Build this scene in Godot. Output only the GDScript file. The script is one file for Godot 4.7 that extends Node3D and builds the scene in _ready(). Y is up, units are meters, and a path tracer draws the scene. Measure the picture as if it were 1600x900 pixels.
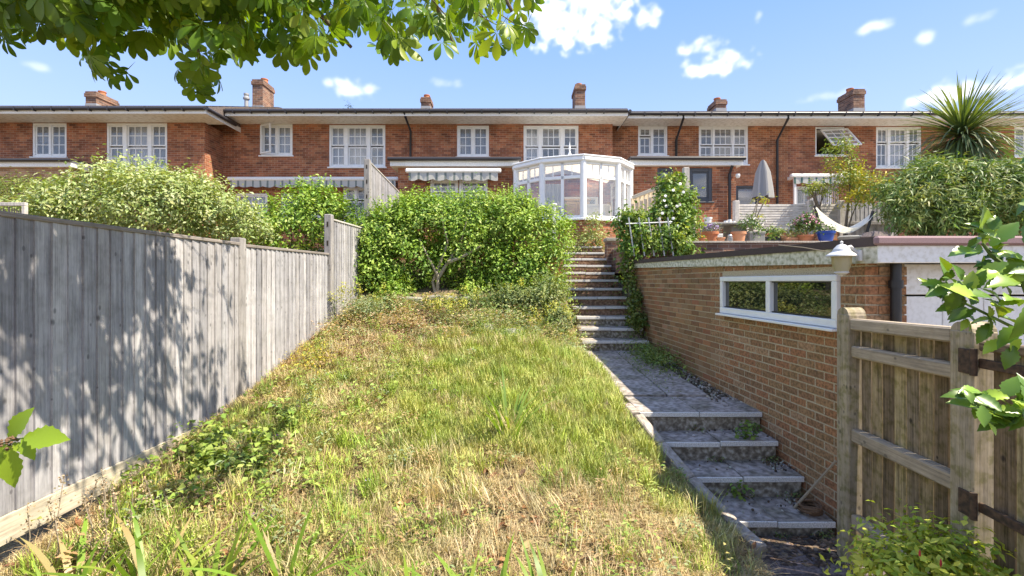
extends Node3D
# A sloping back garden below a brick terrace. Eye level is y = 0, the camera looks along -z; depth below means metres in front of the camera.

const F := 711.0
var rng := RandomNumberGenerator.new()
var M := {}
var taken := {}
var noise := FastNoiseLite.new()

# ---------------------------------------------------------------- helpers
func at(px: float, py: float, d: float) -> Vector3:
	return Vector3((px - 800.0) / F * d, (440.0 - py) / F * d, -d)

func rv() -> Vector3:
	return Vector3(rng.randfn(), rng.randfn(), rng.randfn()).normalized()

func table(t: Array, v: float) -> float:
	if v <= t[0][0]: return t[0][1]
	for k in range(1, t.size()):
		if v <= t[k][0]:
			return lerpf(t[k - 1][1], t[k][1], (v - t[k - 1][0]) / (t[k][0] - t[k - 1][0]))
	return t[-1][1]

func numbered(n: String) -> String:
	taken[n] = taken.get(n, -1) + 1
	return n if taken[n] == 0 else "%s_%03d" % [n, taken[n]]

func tag(o: Node, label: String, category: String, group := "", kind := ""):
	if label: o.set_meta("label", label)
	if category: o.set_meta("category", category)
	if group: o.set_meta("group", group)
	if kind: o.set_meta("kind", kind)
	return o

func thing(called: String, label: String, category: String, pos := Vector3.ZERO, group := "", kind := "") -> Node3D:
	var o := Node3D.new()
	o.name = numbered(called)
	add_child(o)
	o.position = pos
	tag(o, label, category, group, kind)
	return o

# shapes are written in world coordinates; the node keeps its parent's place
func piece(parent: Node3D, mesh: Mesh, called: String, m: Material, xf := Transform3D.IDENTITY) -> MeshInstance3D:
	var o := MeshInstance3D.new()
	o.name = called if parent != self else numbered(called)
	o.mesh = mesh
	o.material_override = m
	parent.add_child(o, true)
	o.transform = parent.global_transform.affine_inverse() * xf
	return o

func part(parent: Node3D, st: SurfaceTool, called: String, m: Material) -> MeshInstance3D:
	return piece(parent, st.commit(), called, m)

func begin() -> SurfaceTool:
	var st := SurfaceTool.new()
	st.begin(Mesh.PRIMITIVE_TRIANGLES)
	return st

func tri(st: SurfaceTool, a: Vector3, b: Vector3, c: Vector3, n: Vector3, ua := Vector2.ZERO, ub := Vector2.ZERO, uc := Vector2.ZERO):
	st.set_normal(n)
	if (b - a).cross(c - a).dot(n) > 0.0:
		st.set_uv(ua); st.add_vertex(a); st.set_uv(uc); st.add_vertex(c); st.set_uv(ub); st.add_vertex(b)
	else:
		st.set_uv(ua); st.add_vertex(a); st.set_uv(ub); st.add_vertex(b); st.set_uv(uc); st.add_vertex(c)

func quad(st: SurfaceTool, a: Vector3, b: Vector3, c: Vector3, d: Vector3, n: Vector3, uv := []):
	if uv.is_empty():
		var uu := (b - a).normalized()
		var vv := n.cross(uu)
		uv = [Vector2.ZERO, Vector2((b - a).dot(uu), (b - a).dot(vv)), Vector2((c - a).dot(uu), (c - a).dot(vv)), Vector2((d - a).dot(uu), (d - a).dot(vv))]
	tri(st, a, b, c, n, uv[0], uv[1], uv[2])
	tri(st, a, c, d, n, uv[0], uv[2], uv[3])

# box with chamfered edges; uv in metres of the box's own axes (absolute: true adds the centre, so that patterns run on)
func bx(st: SurfaceTool, c: Vector3, s: Vector3, basis := Basis.IDENTITY, bev := 0.0, uo := Vector2.ZERO, absolute := false, turn_uv := false):
	var h := s * 0.5
	var o := c if absolute else Vector3.ZERO
	for ax in 3:
		var u := (ax + 1) % 3
		var v := (ax + 2) % 3
		for sg in [-1.0, 1.0]:
			var n := Vector3.ZERO
			n[ax] = sg
			var pts := []
			var uvs := []
			for q in [[-1, -1], [1, -1], [1, 1], [-1, 1]]:
				var p := Vector3.ZERO
				p[ax] = sg * h[ax]
				p[u] = q[0] * (h[u] - bev)
				p[v] = q[1] * (h[v] - bev)
				pts.append(c + basis * p)
				var w := p + o
				var t := Vector2(w.z, w.y) if ax == 0 else (Vector2(w.x, w.z) if ax == 1 else Vector2(w.x, w.y))
				if turn_uv: t = Vector2(t.y, t.x)
				uvs.append(t + uo)
			quad(st, pts[0], pts[1], pts[2], pts[3], basis * n, uvs)
	if bev <= 0.0: return
	for ax in 3:
		var u := (ax + 1) % 3
		var v := (ax + 2) % 3
		for su in [-1.0, 1.0]:
			for sv in [-1.0, 1.0]:
				var n := Vector3.ZERO
				n[u] = su; n[v] = sv
				var pts := []
				var uvs := []
				for q in [[-1, 0], [1, 0], [1, 1], [-1, 1]]:
					var p := Vector3.ZERO
					p[ax] = q[0] * (h[ax] - bev)
					p[u] = su * (h[u] - (bev if q[1] else 0.0))
					p[v] = sv * (h[v] - (0.0 if q[1] else bev))
					pts.append(c + basis * p)
					var w := p + o
					var t := Vector2(w.z, w.y) if ax == 0 else Vector2(w.x, w.y)
					if turn_uv: t = Vector2(t.y, t.x)
					uvs.append(t + uo)
				quad(st, pts[0], pts[1], pts[2], pts[3], basis * n.normalized(), uvs)
	for sx in [-1.0, 1.0]:
		for sy in [-1.0, 1.0]:
			for sz in [-1.0, 1.0]:
				var k := Vector3(sx, sy, sz)
				tri(st, c + basis * (k * (h - Vector3(0, bev, bev))), c + basis * (k * (h - Vector3(bev, 0, bev))), c + basis * (k * (h - Vector3(bev, bev, 0))), basis * k.normalized(), uo, uo, uo)

# box by its limits
func lim(st: SurfaceTool, x0: float, x1: float, y0: float, y1: float, z0: float, z1: float, bev := 0.0, absolute := true):
	bx(st, Vector3((x0 + x1) / 2, (y0 + y1) / 2, (z0 + z1) / 2), Vector3(absf(x1 - x0), absf(y1 - y0), absf(z1 - z0)), Basis.IDENTITY, bev, Vector2.ZERO, absolute)

# box from a to b (its x axis runs along), h high, w wide, centred on the line
func bar(st: SurfaceTool, a: Vector3, b: Vector3, h: float, w: float, bev := 0.0, uo := Vector2.ZERO):
	var x := (b - a).normalized()
	var z := x.cross(Vector3.UP)
	z = z.normalized() if z.length() > 0.001 else Vector3.BACK
	var y := z.cross(x)
	bx(st, (a + b) / 2, Vector3((b - a).length(), h, w), Basis(x, y, z), bev, uo, false, true)

func tube(st: SurfaceTool, pts: Array, radii: Array, sides := 8, capped := true):
	var rings := []
	for k in pts.size():
		var d: Vector3 = (pts[mini(k + 1, pts.size() - 1)] - pts[maxi(k - 1, 0)]).normalized()
		var x := d.cross(Vector3.UP if absf(d.y) < 0.9 else Vector3.RIGHT).normalized()
		var y := x.cross(d)
		var r: float = radii[mini(k, radii.size() - 1)]
		var ring := []
		for s in sides:
			var a := TAU * s / sides
			var n := x * cos(a) + y * sin(a)
			ring.append([pts[k] + n * r, n, d])
		rings.append(ring)
	var run := 0.0
	for k in pts.size() - 1:
		var step: float = (pts[k + 1] - pts[k]).length()
		for s in sides:
			var t := (s + 1) % sides
			var q := [rings[k][s], rings[k][t], rings[k + 1][t], rings[k + 1][s]]
			var uv := [Vector2(float(s) / sides, run), Vector2(float(s + 1) / sides, run), Vector2(float(s + 1) / sides, run + step), Vector2(float(s) / sides, run + step)]
			for o in ([0, 1, 2, 0, 2, 3] if (q[1][0] - q[0][0]).cross(q[2][0] - q[0][0]).dot(q[0][1]) < 0 else [0, 2, 1, 0, 3, 2]):
				st.set_normal(q[o][1]); st.set_uv(uv[o]); st.add_vertex(q[o][0])
	if capped:
		for e in [0, pts.size() - 1]:
			var n: Vector3 = rings[e][0][2] * (-1.0 if e == 0 else 1.0)
			for s in range(1, sides - 1):
				tri(st, rings[e][0][0], rings[e][s][0], rings[e][s + 1][0], n)

# turned shape round the y axis at c; prof = [[radius, y], ...]
func lathe(st: SurfaceTool, c: Vector3, prof: Array, sides := 20, sx := 1.0, sz := 1.0):
	for k in prof.size() - 1:
		var a: Array = prof[k]
		var b: Array = prof[k + 1]
		var nn := Vector2(b[1] - a[1], -(b[0] - a[0])).normalized()
		for s in sides:
			var q := []
			for e in [[a, s], [a, s + 1], [b, s + 1], [b, s]]:
				var g = TAU * e[1] / sides
				var dir := Vector3(cos(g), 0, sin(g))
				q.append([c + Vector3(dir.x * e[0][0] * sx, e[0][1], dir.z * e[0][0] * sz), (dir * nn.x + Vector3.UP * nn.y).normalized(), Vector2(float(e[1]) / sides, e[0][1])])
			for o in ([0, 1, 2, 0, 2, 3] if (q[1][0] - q[0][0]).cross(q[2][0] - q[0][0]).dot(q[0][1]) < 0.0 or (q[2][0] - q[0][0]).cross(q[3][0] - q[0][0]).dot(q[0][1]) < 0.0 else [0, 2, 1, 0, 3, 2]):
				st.set_normal(q[o][1]); st.set_uv(q[o][2]); st.add_vertex(q[o][0])

# leaves and blades collected into one mesh
class Fol:
	var v := PackedVector3Array()
	var n := PackedVector3Array()
	var c := PackedColorArray()
	var ix := PackedInt32Array()
	func leaf(p: Vector3, d: Vector3, up: Vector3, l: float, w: float, col: Color, droop := 0.15, fold := 0.18):
		var s := d.cross(up).normalized()
		var k := v.size()
		var e := up * (fold * w)
		v.append(p); v.append(p + d * (l * 0.45) + s * (w * 0.5) + e); v.append(p + d * (l * 0.5)); v.append(p + d * (l * 0.45) - s * (w * 0.5) + e); v.append(p + d * l - up * (droop * l))
		var a := (up - s * fold).normalized()
		var b := (up + s * fold).normalized()
		n.append(up); n.append(a); n.append(up); n.append(b); n.append((up + d * droop).normalized())
		for i in 5: c.append(col)
		ix.append_array(PackedInt32Array([k, k + 2, k + 1, k, k + 3, k + 2, k + 1, k + 2, k + 4, k + 2, k + 3, k + 4]))
	# broad leaf with an outline: prof = half widths along the length
	func broad(p: Vector3, d: Vector3, up: Vector3, l: float, w: float, col: Color, prof: Array, droop := 0.2, fold := 0.2, tip := Color(0, 0, 0, 0)):
		var s := d.cross(up).normalized()
		var m := prof.size() - 1
		var k := v.size()
		for i in m + 1:
			var t := float(i) / m
			var mid := p + d * (l * t * (1.0 - droop * 0.3 * t)) - up * (droop * l * t * t)
			var h: float = prof[i] * w * 0.5
			var nn := (up + d * (droop * t * 2.0)).normalized()
			var cc := col if tip.a == 0.0 else col.lerp(tip, t)
			v.append(mid + s * h + up * (fold * h)); v.append(mid); v.append(mid - s * h + up * (fold * h))
			n.append((nn - s * fold).normalized()); n.append(nn); n.append((nn + s * fold).normalized())
			c.append(cc); c.append(cc); c.append(cc)
		for i in m:
			var q := k + i * 3
			ix.append_array(PackedInt32Array([q, q + 1, q + 3, q + 1, q + 4, q + 3, q + 1, q + 2, q + 4, q + 2, q + 5, q + 4]))
	func blade(p: Vector3, d: Vector3, out: Vector3, l: float, w: float, col: Color, bend := 0.5, seg := 3):
		var s := d.cross(out).normalized()
		if s.length() < 0.1: s = Vector3.RIGHT
		var k := v.size()
		var q := p
		for i in seg + 1:
			var t := float(i) / seg
			var dir := (d + out * (bend * t * 2.0) + Vector3.DOWN * (bend * t * t * 1.2)).normalized()
			var h := w * 0.5 * (0.75 + 0.5 * t) * (1.0 - t * t * t) + 0.0002
			var nn := s.cross(dir).normalized()
			v.append(q + s * h); v.append(q - s * h)
			n.append(nn); n.append(nn); c.append(col); c.append(col)
			q += dir * (l / seg)
		for i in seg:
			var a := k + i * 2
			ix.append_array(PackedInt32Array([a, a + 1, a + 2, a + 1, a + 3, a + 2]))
	func mesh() -> ArrayMesh:
		var m := ArrayMesh.new()
		var a := []
		a.resize(Mesh.ARRAY_MAX)
		a[Mesh.ARRAY_VERTEX] = v; a[Mesh.ARRAY_NORMAL] = n; a[Mesh.ARRAY_COLOR] = c; a[Mesh.ARRAY_INDEX] = ix
		m.add_surface_from_arrays(Mesh.PRIMITIVE_TRIANGLES, a)
		return m

func vary(c: Color, amount: float) -> Color:
	var k := 1.0 + rng.randf_range(-amount, amount)
	return Color(c.r * k * (1.0 + rng.randf_range(-amount, amount) * 0.5), c.g * k, c.b * k * (1.0 + rng.randf_range(-amount, amount) * 0.5))

# a crown of leaves in clumps spread over blobs [[centre, radii], ...]; returns clump centres
func crown(f: Fol, blobs: Array, leaves: int, l0: float, l1: float, ratio: float, cols: Array, clumps: int, clump_r: float, up_bias := 0.6, droop := 0.2, inner := 0.45, sprig := 0.0) -> Array:
	var w := []
	var total := 0.0
	for b in blobs:
		total += pow(b[1].x * b[1].y * b[1].z, 0.6667)
		w.append(total)
	var cs := []
	for k in clumps:
		var r := rng.randf() * total
		var i := 0
		while w[i] < r: i += 1
		var d := rv()
		if d.y < -0.3 and rng.randf() < 0.5: d.y = -d.y
		cs.append([blobs[i][0] + d * blobs[i][1] * (inner + (1.0 - inner) * pow(rng.randf(), 0.5)), blobs[i][0], blobs[i][1], cols[rng.randi() % cols.size()], rng.randf_range(0.7, 1.35)])
	for k in leaves:
		var c: Array = cs[rng.randi() % cs.size()]
		var off = Vector3(rng.randfn(), rng.randfn(), rng.randfn()) * clump_r * c[4]
		var p: Vector3 = c[0] + off
		var o: Vector3 = ((p - c[1]) / c[2]).normalized()
		var nn := (o * 0.5 + Vector3.UP * up_bias + rv() * 0.65).normalized()
		var d = (rv() + o * 0.7 + off.normalized() * sprig + Vector3.DOWN * droop)
		d = (d - nn * d.dot(nn)).normalized()
		var l := rng.randf_range(l0, l1)
		f.leaf(p, d, nn, l, l * ratio * rng.randf_range(0.8, 1.2), vary(c[3], 0.22), 0.15)
	return cs

# young shoots standing out of a crown
func sprigs(f: Fol, blobs: Array, count: int, l0: float, l1: float, leaf: float, ratio: float, cols: Array):
	for k in count:
		var b: Array = blobs[rng.randi() % blobs.size()]
		var d := rv()
		d.y = absf(d.y) * 0.8 + 0.15
		d = d.normalized()
		var p: Vector3 = b[0] + d * b[1] * 0.9
		var dir := (d * 0.7 + Vector3.UP * 0.7 + rv() * 0.3).normalized()
		var l := rng.randf_range(l0, l1)
		var c: Color = cols[rng.randi() % cols.size()]
		var n := int(l / leaf * 4.0) + 4
		for j in n:
			var s := float(j) / n
			var o := rv()
			o = (o - dir * o.dot(dir)).normalized()
			f.leaf(p + dir * l * s, (o + dir * 0.6).normalized(), (dir + Vector3.UP * 0.6 - o * 0.3).normalized(), leaf * rng.randf_range(0.7, 1.2) * (1.15 - 0.5 * s), leaf * ratio, vary(c, 0.15))

# ---------------------------------------------------------------- materials
func mat(called: String, c: Color, rough := 0.8, metal := 0.0) -> StandardMaterial3D:
	var m := StandardMaterial3D.new()
	m.resource_name = called
	m.albedo_color = c.linear_to_srgb()
	m.roughness = rough
	m.metallic = metal
	m.cull_mode = BaseMaterial3D.CULL_DISABLED
	M[called] = m
	return m

func leafmat(called: String, back := 0.55, rough := 0.45) -> StandardMaterial3D:
	var m := mat(called, Color(1, 1, 1), rough)
	m.vertex_color_use_as_albedo = true
	m.backlight_enabled = back > 0.0
	m.backlight = Color(back, back, back * 0.55)
	m.metallic_specular = 0.45
	return m

func ntex(freq: float, seed_: int, lo: Color, mid: Color, hi: Color, oct := 4, kind := FastNoiseLite.TYPE_SIMPLEX_SMOOTH, size := 512) -> NoiseTexture2D:
	var n := FastNoiseLite.new()
	n.noise_type = kind
	n.frequency = freq
	n.seed = seed_
	n.fractal_octaves = oct
	var t := NoiseTexture2D.new()
	t.width = size; t.height = size
	t.seamless = true
	t.noise = n
	var g := Gradient.new()
	g.set_color(0, lo.linear_to_srgb()); g.set_color(1, hi.linear_to_srgb())
	g.set_offset(0, 0.18); g.set_offset(1, 0.85)
	g.add_point(0.5, mid.linear_to_srgb())
	t.color_ramp = g
	return t

# textured by world position
func tmat(called: String, tex: Texture2D, scale: float, rough := 0.9, bump: Texture2D = null, bump_cm := 0.3, over: Texture2D = null) -> StandardMaterial3D:
	var m := mat(called, Color(1, 1, 1), rough)
	m.albedo_texture = tex
	m.uv1_triplanar = true
	m.uv1_world_triplanar = true
	m.uv1_scale = Vector3.ONE * scale
	if bump:
		m.heightmap_enabled = true
		m.heightmap_texture = bump
		m.heightmap_scale = bump_cm
	if over:
		m.detail_enabled = true
		m.detail_albedo = over
		m.detail_blend_mode = BaseMaterial3D.BLEND_MODE_MUL
		m.detail_uv_layer = BaseMaterial3D.DETAIL_UV_2
		m.uv2_triplanar = true
		m.uv2_world_triplanar = true
		m.uv2_scale = Vector3.ONE * (scale * 0.23)
	return m

func brick_image(seed_: int, tones: Array, mortar: Color) -> Array:
	var r := RandomNumberGenerator.new()
	r.seed = seed_
	var w := 512
	var h := 768
	var data := PackedByteArray()
	data.resize(w * h * 3)
	var hg := PackedByteArray()
	hg.resize(w * h)
	var n := FastNoiseLite.new()
	n.seed = seed_
	n.frequency = 0.06
	var cols := []
	for row in 24:
		var line := []
		for k in 9:
			var t: Color = tones[r.randi() % tones.size()]
			var v := r.randf_range(0.8, 1.2)
			line.append(Color(t.r * v, t.g * v, t.b * v))
		line[8] = line[0]
		cols.append(line)
	for y in h:
		var row := y / 32
		var fy := y % 32
		for x in w:
			var sx := x + (32 if row % 2 else 0)
			var k := (sx % 512) / 64
			var fx := sx % 64
			var c: Color
			var e := 0.55 + 0.3 * n.get_noise_2d(x, y)
			if fy < 4 or fx < 3:
				c = mortar
				e = 0.15
			else:
				c = cols[row][k]
			var q := 1.0 + 0.25 * n.get_noise_2d(x * 2.0 + 900, y * 2.0)
			c = Color(c.r * q, c.g * q, c.b * q).linear_to_srgb()
			var i := (y * w + x) * 3
			data[i] = clampi(int(c.r * 255), 0, 255); data[i + 1] = clampi(int(c.g * 255), 0, 255); data[i + 2] = clampi(int(c.b * 255), 0, 255)
			hg[y * w + x] = clampi(int(e * 255), 0, 255)
	return [ImageTexture.create_from_image(Image.create_from_data(w, h, false, Image.FORMAT_RGB8, data)), ImageTexture.create_from_image(Image.create_from_data(w, h, false, Image.FORMAT_L8, hg))]

func facade_mat(called: String, seed_: int, tones: Array, mortar: Color) -> StandardMaterial3D:
	var t := brick_image(seed_, tones, mortar)
	var m := mat(called, Color(1, 1, 1), 0.9)
	m.albedo_texture = t[0]
	m.uv1_scale = Vector3(1.0 / 1.8, 1.0 / 1.8, 1)
	m.heightmap_enabled = true
	m.heightmap_texture = t[1]
	m.heightmap_scale = 0.8
	m.detail_enabled = true
	m.detail_albedo = M.stain_tex
	m.detail_blend_mode = BaseMaterial3D.BLEND_MODE_MUL
	m.detail_uv_layer = BaseMaterial3D.DETAIL_UV_2
	m.uv2_triplanar = true
	m.uv2_world_triplanar = true
	m.uv2_scale = Vector3.ONE * 0.21
	return m

# sawn timber: grain along v, knots; tint multiplies
func wood_image(seed_: int, lo: Color, hi: Color, knots: int) -> ImageTexture:
	var r := RandomNumberGenerator.new()
	r.seed = seed_
	var n := FastNoiseLite.new()
	n.seed = seed_
	n.frequency = 1.0
	n.fractal_octaves = 3
	var w := 256
	var h := 512
	var kn := []
	for k in knots: kn.append([r.randf() * w, r.randf() * h, r.randf_range(2.4, 5.2)])
	var data := PackedByteArray()
	data.resize(w * h * 3)
	for y in h:
		var fade := absf(float(y) / h - 0.5) * 2.0
		for x in w:
			var v := 0.5 + 0.33 * n.get_noise_2d(x * 0.13, y * 0.004) + 0.28 * n.get_noise_2d(x * 0.03 + 70, y * 0.006) + 0.16 * n.get_noise_2d(x * 0.3, y * 0.06 + 50)
			if fade > 0.9: v = lerpf(v, 0.5, (fade - 0.9) * 8.0)
			for k in kn:
				var dx: float = (x - k[0]) / k[2]
				var dy: float = (y - k[1]) / (k[2] * 0.9)
				var dd := dx * dx + dy * dy
				if dd < 9.0:
					v -= 0.75 * exp(-dd * 0.9) - 0.12 * exp(-(dd - 3.0) * (dd - 3.0))
			var c := lo.lerp(hi, clampf(v, 0.0, 1.0)).linear_to_srgb()
			var i := (y * w + x) * 3
			data[i] = int(c.r * 255); data[i + 1] = int(c.g * 255); data[i + 2] = int(c.b * 255)
	return ImageTexture.create_from_image(Image.create_from_data(w, h, false, Image.FORMAT_RGB8, data))

func wood(called: String, tex: Texture2D, tint: Color, rough := 0.85, over: Texture2D = null) -> StandardMaterial3D:
	var m := mat(called, tint, rough)
	m.albedo_texture = tex
	m.uv1_scale = Vector3(1.9, 0.62, 1)
	m.heightmap_enabled = true
	m.heightmap_texture = tex
	m.heightmap_scale = 0.12
	if over:
		m.detail_enabled = true
		m.detail_albedo = over
		m.detail_blend_mode = BaseMaterial3D.BLEND_MODE_MUL
		m.detail_uv_layer = BaseMaterial3D.DETAIL_UV_2
		m.uv2_triplanar = true
		m.uv2_world_triplanar = true
		m.uv2_scale = Vector3.ONE * 1.1
	return m

func g3(v: float) -> Color:
	return Color(v, v, v)

func make_materials():
	M.stain_tex = ntex(0.012, 5, g3(0.62), g3(0.88), g3(1.0), 5)
	M.grime_tex = ntex(0.02, 9, Color(0.5, 0.5, 0.42), g3(0.8), g3(1.0), 5)
	M.grit_tex = ntex(0.16, 21, g3(0.2), g3(0.55), g3(0.9), 3)
	facade_mat("brick_facade", 3, [Color(0.37, 0.125, 0.056), Color(0.42, 0.155, 0.07), Color(0.32, 0.108, 0.05), Color(0.4, 0.17, 0.083), Color(0.25, 0.088, 0.048)], Color(0.44, 0.33, 0.23))
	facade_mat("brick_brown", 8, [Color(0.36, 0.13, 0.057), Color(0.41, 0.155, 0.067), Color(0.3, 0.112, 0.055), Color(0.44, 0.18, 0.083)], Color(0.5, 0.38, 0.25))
	facade_mat("brick_tan", 12, [Color(0.42, 0.24, 0.13), Color(0.38, 0.2, 0.11), Color(0.46, 0.28, 0.16)], Color(0.48, 0.4, 0.3))
	facade_mat("brick_sooty", 15, [Color(0.2, 0.1, 0.065), Color(0.26, 0.13, 0.08), Color(0.15, 0.085, 0.065), Color(0.3, 0.17, 0.11)], Color(0.36, 0.31, 0.25))
	var f := ntex(0.05, 31, Color(0.72, 0.72, 0.7), Color(0.8, 0.8, 0.79), Color(0.83, 0.83, 0.82), 3)
	tmat("white_paint", f, 0.7, 0.45)
	tmat("white_plastic", ntex(0.02, 33, Color(0.76, 0.77, 0.77), Color(0.8, 0.81, 0.81), Color(0.82, 0.82, 0.82), 3), 0.5, 0.3)
	tmat("soffit_paint", ntex(0.03, 37, Color(0.6, 0.58, 0.53), Color(0.74, 0.73, 0.69), Color(0.78, 0.77, 0.74), 4), 0.4, 0.6)
	tmat("peeling_paint", ntex(0.035, 41, Color(0.66, 0.65, 0.6), Color(0.77, 0.77, 0.75), Color(0.81, 0.81, 0.8), 5), 1.1, 0.6)
	tmat("mossy_paint", ntex(0.03, 43, Color(0.3, 0.3, 0.2), Color(0.55, 0.54, 0.44), Color(0.72, 0.71, 0.62), 5), 1.0, 0.7)
	mat("gutter", Color(0.028, 0.026, 0.03), 0.4)
	mat("black_pipe", Color(0.014, 0.014, 0.018), 0.35)
	tmat("roof_tile", ntex(0.05, 47, Color(0.07, 0.055, 0.05), Color(0.13, 0.1, 0.09), Color(0.2, 0.17, 0.14), 4), 0.8, 0.85)
	mat("lead", Color(0.3, 0.31, 0.33), 0.6)
	mat("terracotta", Color(0.42, 0.16, 0.075), 0.8)
	mat("terracotta_pale", Color(0.5, 0.24, 0.13), 0.85)
	tmat("interior", ntex(0.01, 49, Color(0.5, 0.46, 0.38), Color(0.55, 0.5, 0.42), Color(0.58, 0.53, 0.45), 2), 0.3, 0.9)
	mat("floor_wood", Color(0.25, 0.16, 0.09), 0.6)
	mat("curtain", Color(0.5, 0.5, 0.5), 0.9)
	mat("curtain_grey", Color(0.22, 0.22, 0.22), 0.9)
	mat("blind", Color(0.55, 0.5, 0.42), 0.9)
	mat("polycarbonate", Color(0.8, 0.78, 0.72), 0.5).backlight_enabled = true
	M.polycarbonate.backlight = Color(1.0, 0.97, 0.9)
	var gl := mat("glass", Color(0.55, 0.62, 0.7, 0.14), 0.02)
	gl.transparency = BaseMaterial3D.TRANSPARENCY_ALPHA
	gl.metallic_specular = 0.6
	var mg := mat("mirror_glass", Color(0.01, 0.013, 0.012), 0.02)
	mg.metallic_specular = 1.0
	mg.metallic = 0.0
	mg.clearcoat_enabled = true
	mg.clearcoat = 1.0
	mg.clearcoat_roughness = 0.02
	mat("grey_frame", Color(0.06, 0.065, 0.075), 0.5)
	mat("awning_cloth", Color(0.46, 0.46, 0.43), 0.9)
	mat("awning_stripe", Color(0.17, 0.2, 0.19), 0.9)
	mat("awning_green", Color(0.06, 0.13, 0.11), 0.9)
	mat("cabinet_wood", Color(0.5, 0.33, 0.16), 0.5)
	# timber
	M.w1 = wood_image(101, Color(0.22, 0.21, 0.215), Color(0.7, 0.68, 0.675), 16)
	M.w2 = wood_image(102, Color(0.2, 0.195, 0.2), Color(0.63, 0.615, 0.615), 12)
	M.w3 = wood_image(103, Color(0.03, 0.024, 0.018), Color(0.28, 0.23, 0.17), 5)
	var streak := ntex(0.012, 55, Color(0.78, 0.78, 0.76), g3(0.94), g3(1.0), 4)
	for k in 5:
		wood("fence_%d" % k, M.w1 if k % 2 else M.w2, [Color(0.93, 0.94, 0.98), Color(0.76, 0.77, 0.81), Color(1.12, 1.12, 1.14), Color(0.62, 0.63, 0.67), Color(0.9, 0.89, 0.9)][k], 0.85, streak)
	wood("gravel_board", M.w2, Color(1.2, 1.1, 0.85), 0.85, streak)
	wood("post_grey", M.w2, Color(0.72, 0.7, 0.68), 0.9, streak)
	wood("capping", M.w2, Color(0.62, 0.56, 0.5), 0.9, streak)
	var moss := ntex(0.02, 57, Color(0.55, 0.58, 0.36), Color(0.88, 0.88, 0.8), g3(1.0), 5)
	for k in 4:
		wood("gate_%d" % k, M.w3, [Color(1.5, 1.4, 1.3), Color(2.0, 1.85, 1.5), Color(1.15, 1.0, 0.85), Color(2.4, 2.3, 1.8)][k], 0.9, moss)
	wood("gate_rail", M.w2, Color(0.9, 0.76, 0.56), 0.9, streak)
	wood("gate_post", M.w2, Color(0.88, 0.75, 0.55), 0.9, moss)
	wood("slat", M.w2, Color(1.25, 1.2, 1.1), 0.85, streak)
	wood("pale_board", M.w1, Color(1.35, 1.2, 0.9), 0.85)
	tmat("rust", ntex(0.06, 61, Color(0.035, 0.024, 0.016), Color(0.075, 0.045, 0.027), Color(0.12, 0.07, 0.04), 3), 0.8, 0.85, null)
	# stone and ground
	tmat("slab", ntex(0.018, 63, Color(0.2, 0.172, 0.15), Color(0.37, 0.325, 0.295), Color(0.52, 0.475, 0.44), 5), 1.3, 0.92, M.grit_tex, 0.1, M.grime_tex)
	tmat("slab_edge", ntex(0.06, 65, Color(0.46, 0.45, 0.43), Color(0.64, 0.63, 0.61), Color(0.74, 0.73, 0.71), 4), 2.0, 0.9, M.grit_tex, 0.15)
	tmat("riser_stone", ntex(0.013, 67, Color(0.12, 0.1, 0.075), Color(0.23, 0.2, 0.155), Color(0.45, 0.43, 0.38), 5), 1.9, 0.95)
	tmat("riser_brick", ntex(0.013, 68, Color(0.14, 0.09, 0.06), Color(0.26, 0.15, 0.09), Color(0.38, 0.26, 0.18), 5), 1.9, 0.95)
	tmat("edging", ntex(0.018, 69, Color(0.2, 0.17, 0.14), Color(0.37, 0.32, 0.27), Color(0.48, 0.44, 0.39), 5), 1.6, 0.92, M.grit_tex, 0.3)
	tmat("field_stone", ntex(0.04, 71, Color(0.13, 0.125, 0.1), Color(0.28, 0.27, 0.23), Color(0.42, 0.41, 0.36), 5), 2.2, 0.92, M.grit_tex, 0.5)
	tmat("soil", ntex(0.045, 73, Color(0.07, 0.045, 0.026), Color(0.19, 0.14, 0.08), Color(0.36, 0.29, 0.17), 5), 0.9, 1.0, M.grit_tex, 0.8, ntex(0.02, 74, Color(0.55, 0.62, 0.4), g3(0.85), g3(1.0), 4))
	tmat("paving_old", ntex(0.05, 75, Color(0.09, 0.07, 0.065), Color(0.17, 0.135, 0.13), Color(0.26, 0.21, 0.2), 5), 1.2, 0.95, M.grit_tex, 0.3, M.grime_tex)
	tmat("patio_stone", ntex(0.05, 77, Color(0.25, 0.22, 0.18), Color(0.38, 0.34, 0.29), Color(0.48, 0.44, 0.38), 4), 1.0, 0.9)
	tmat("mortar", ntex(0.06, 79, Color(0.3, 0.25, 0.17), Color(0.45, 0.38, 0.26), Color(0.54, 0.47, 0.34), 4), 2.0, 0.98, M.grit_tex, 0.3)
	tmat("felt_dark", ntex(0.2, 81, Color(0.03, 0.022, 0.02), Color(0.07, 0.05, 0.045), Color(0.13, 0.1, 0.09), 2), 3.0, 0.95)
	tmat("felt_pink", ntex(0.25, 83, Color(0.1, 0.06, 0.065), Color(0.26, 0.17, 0.18), Color(0.45, 0.33, 0.34), 2), 4.0, 0.9)
	# garden-wall bricks, by tone
	var bt := [Color(0.33, 0.14, 0.065), Color(0.28, 0.165, 0.075), Color(0.34, 0.2, 0.095), Color(0.22, 0.125, 0.06), Color(0.37, 0.17, 0.075), Color(0.3, 0.18, 0.085), Color(0.27, 0.14, 0.068), Color(0.4, 0.25, 0.14)]
	for k in bt.size(): bt[k] = bt[k].lerp(Color(0.29, 0.16, 0.082), 0.35)
	M.brick_tones = bt
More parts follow.
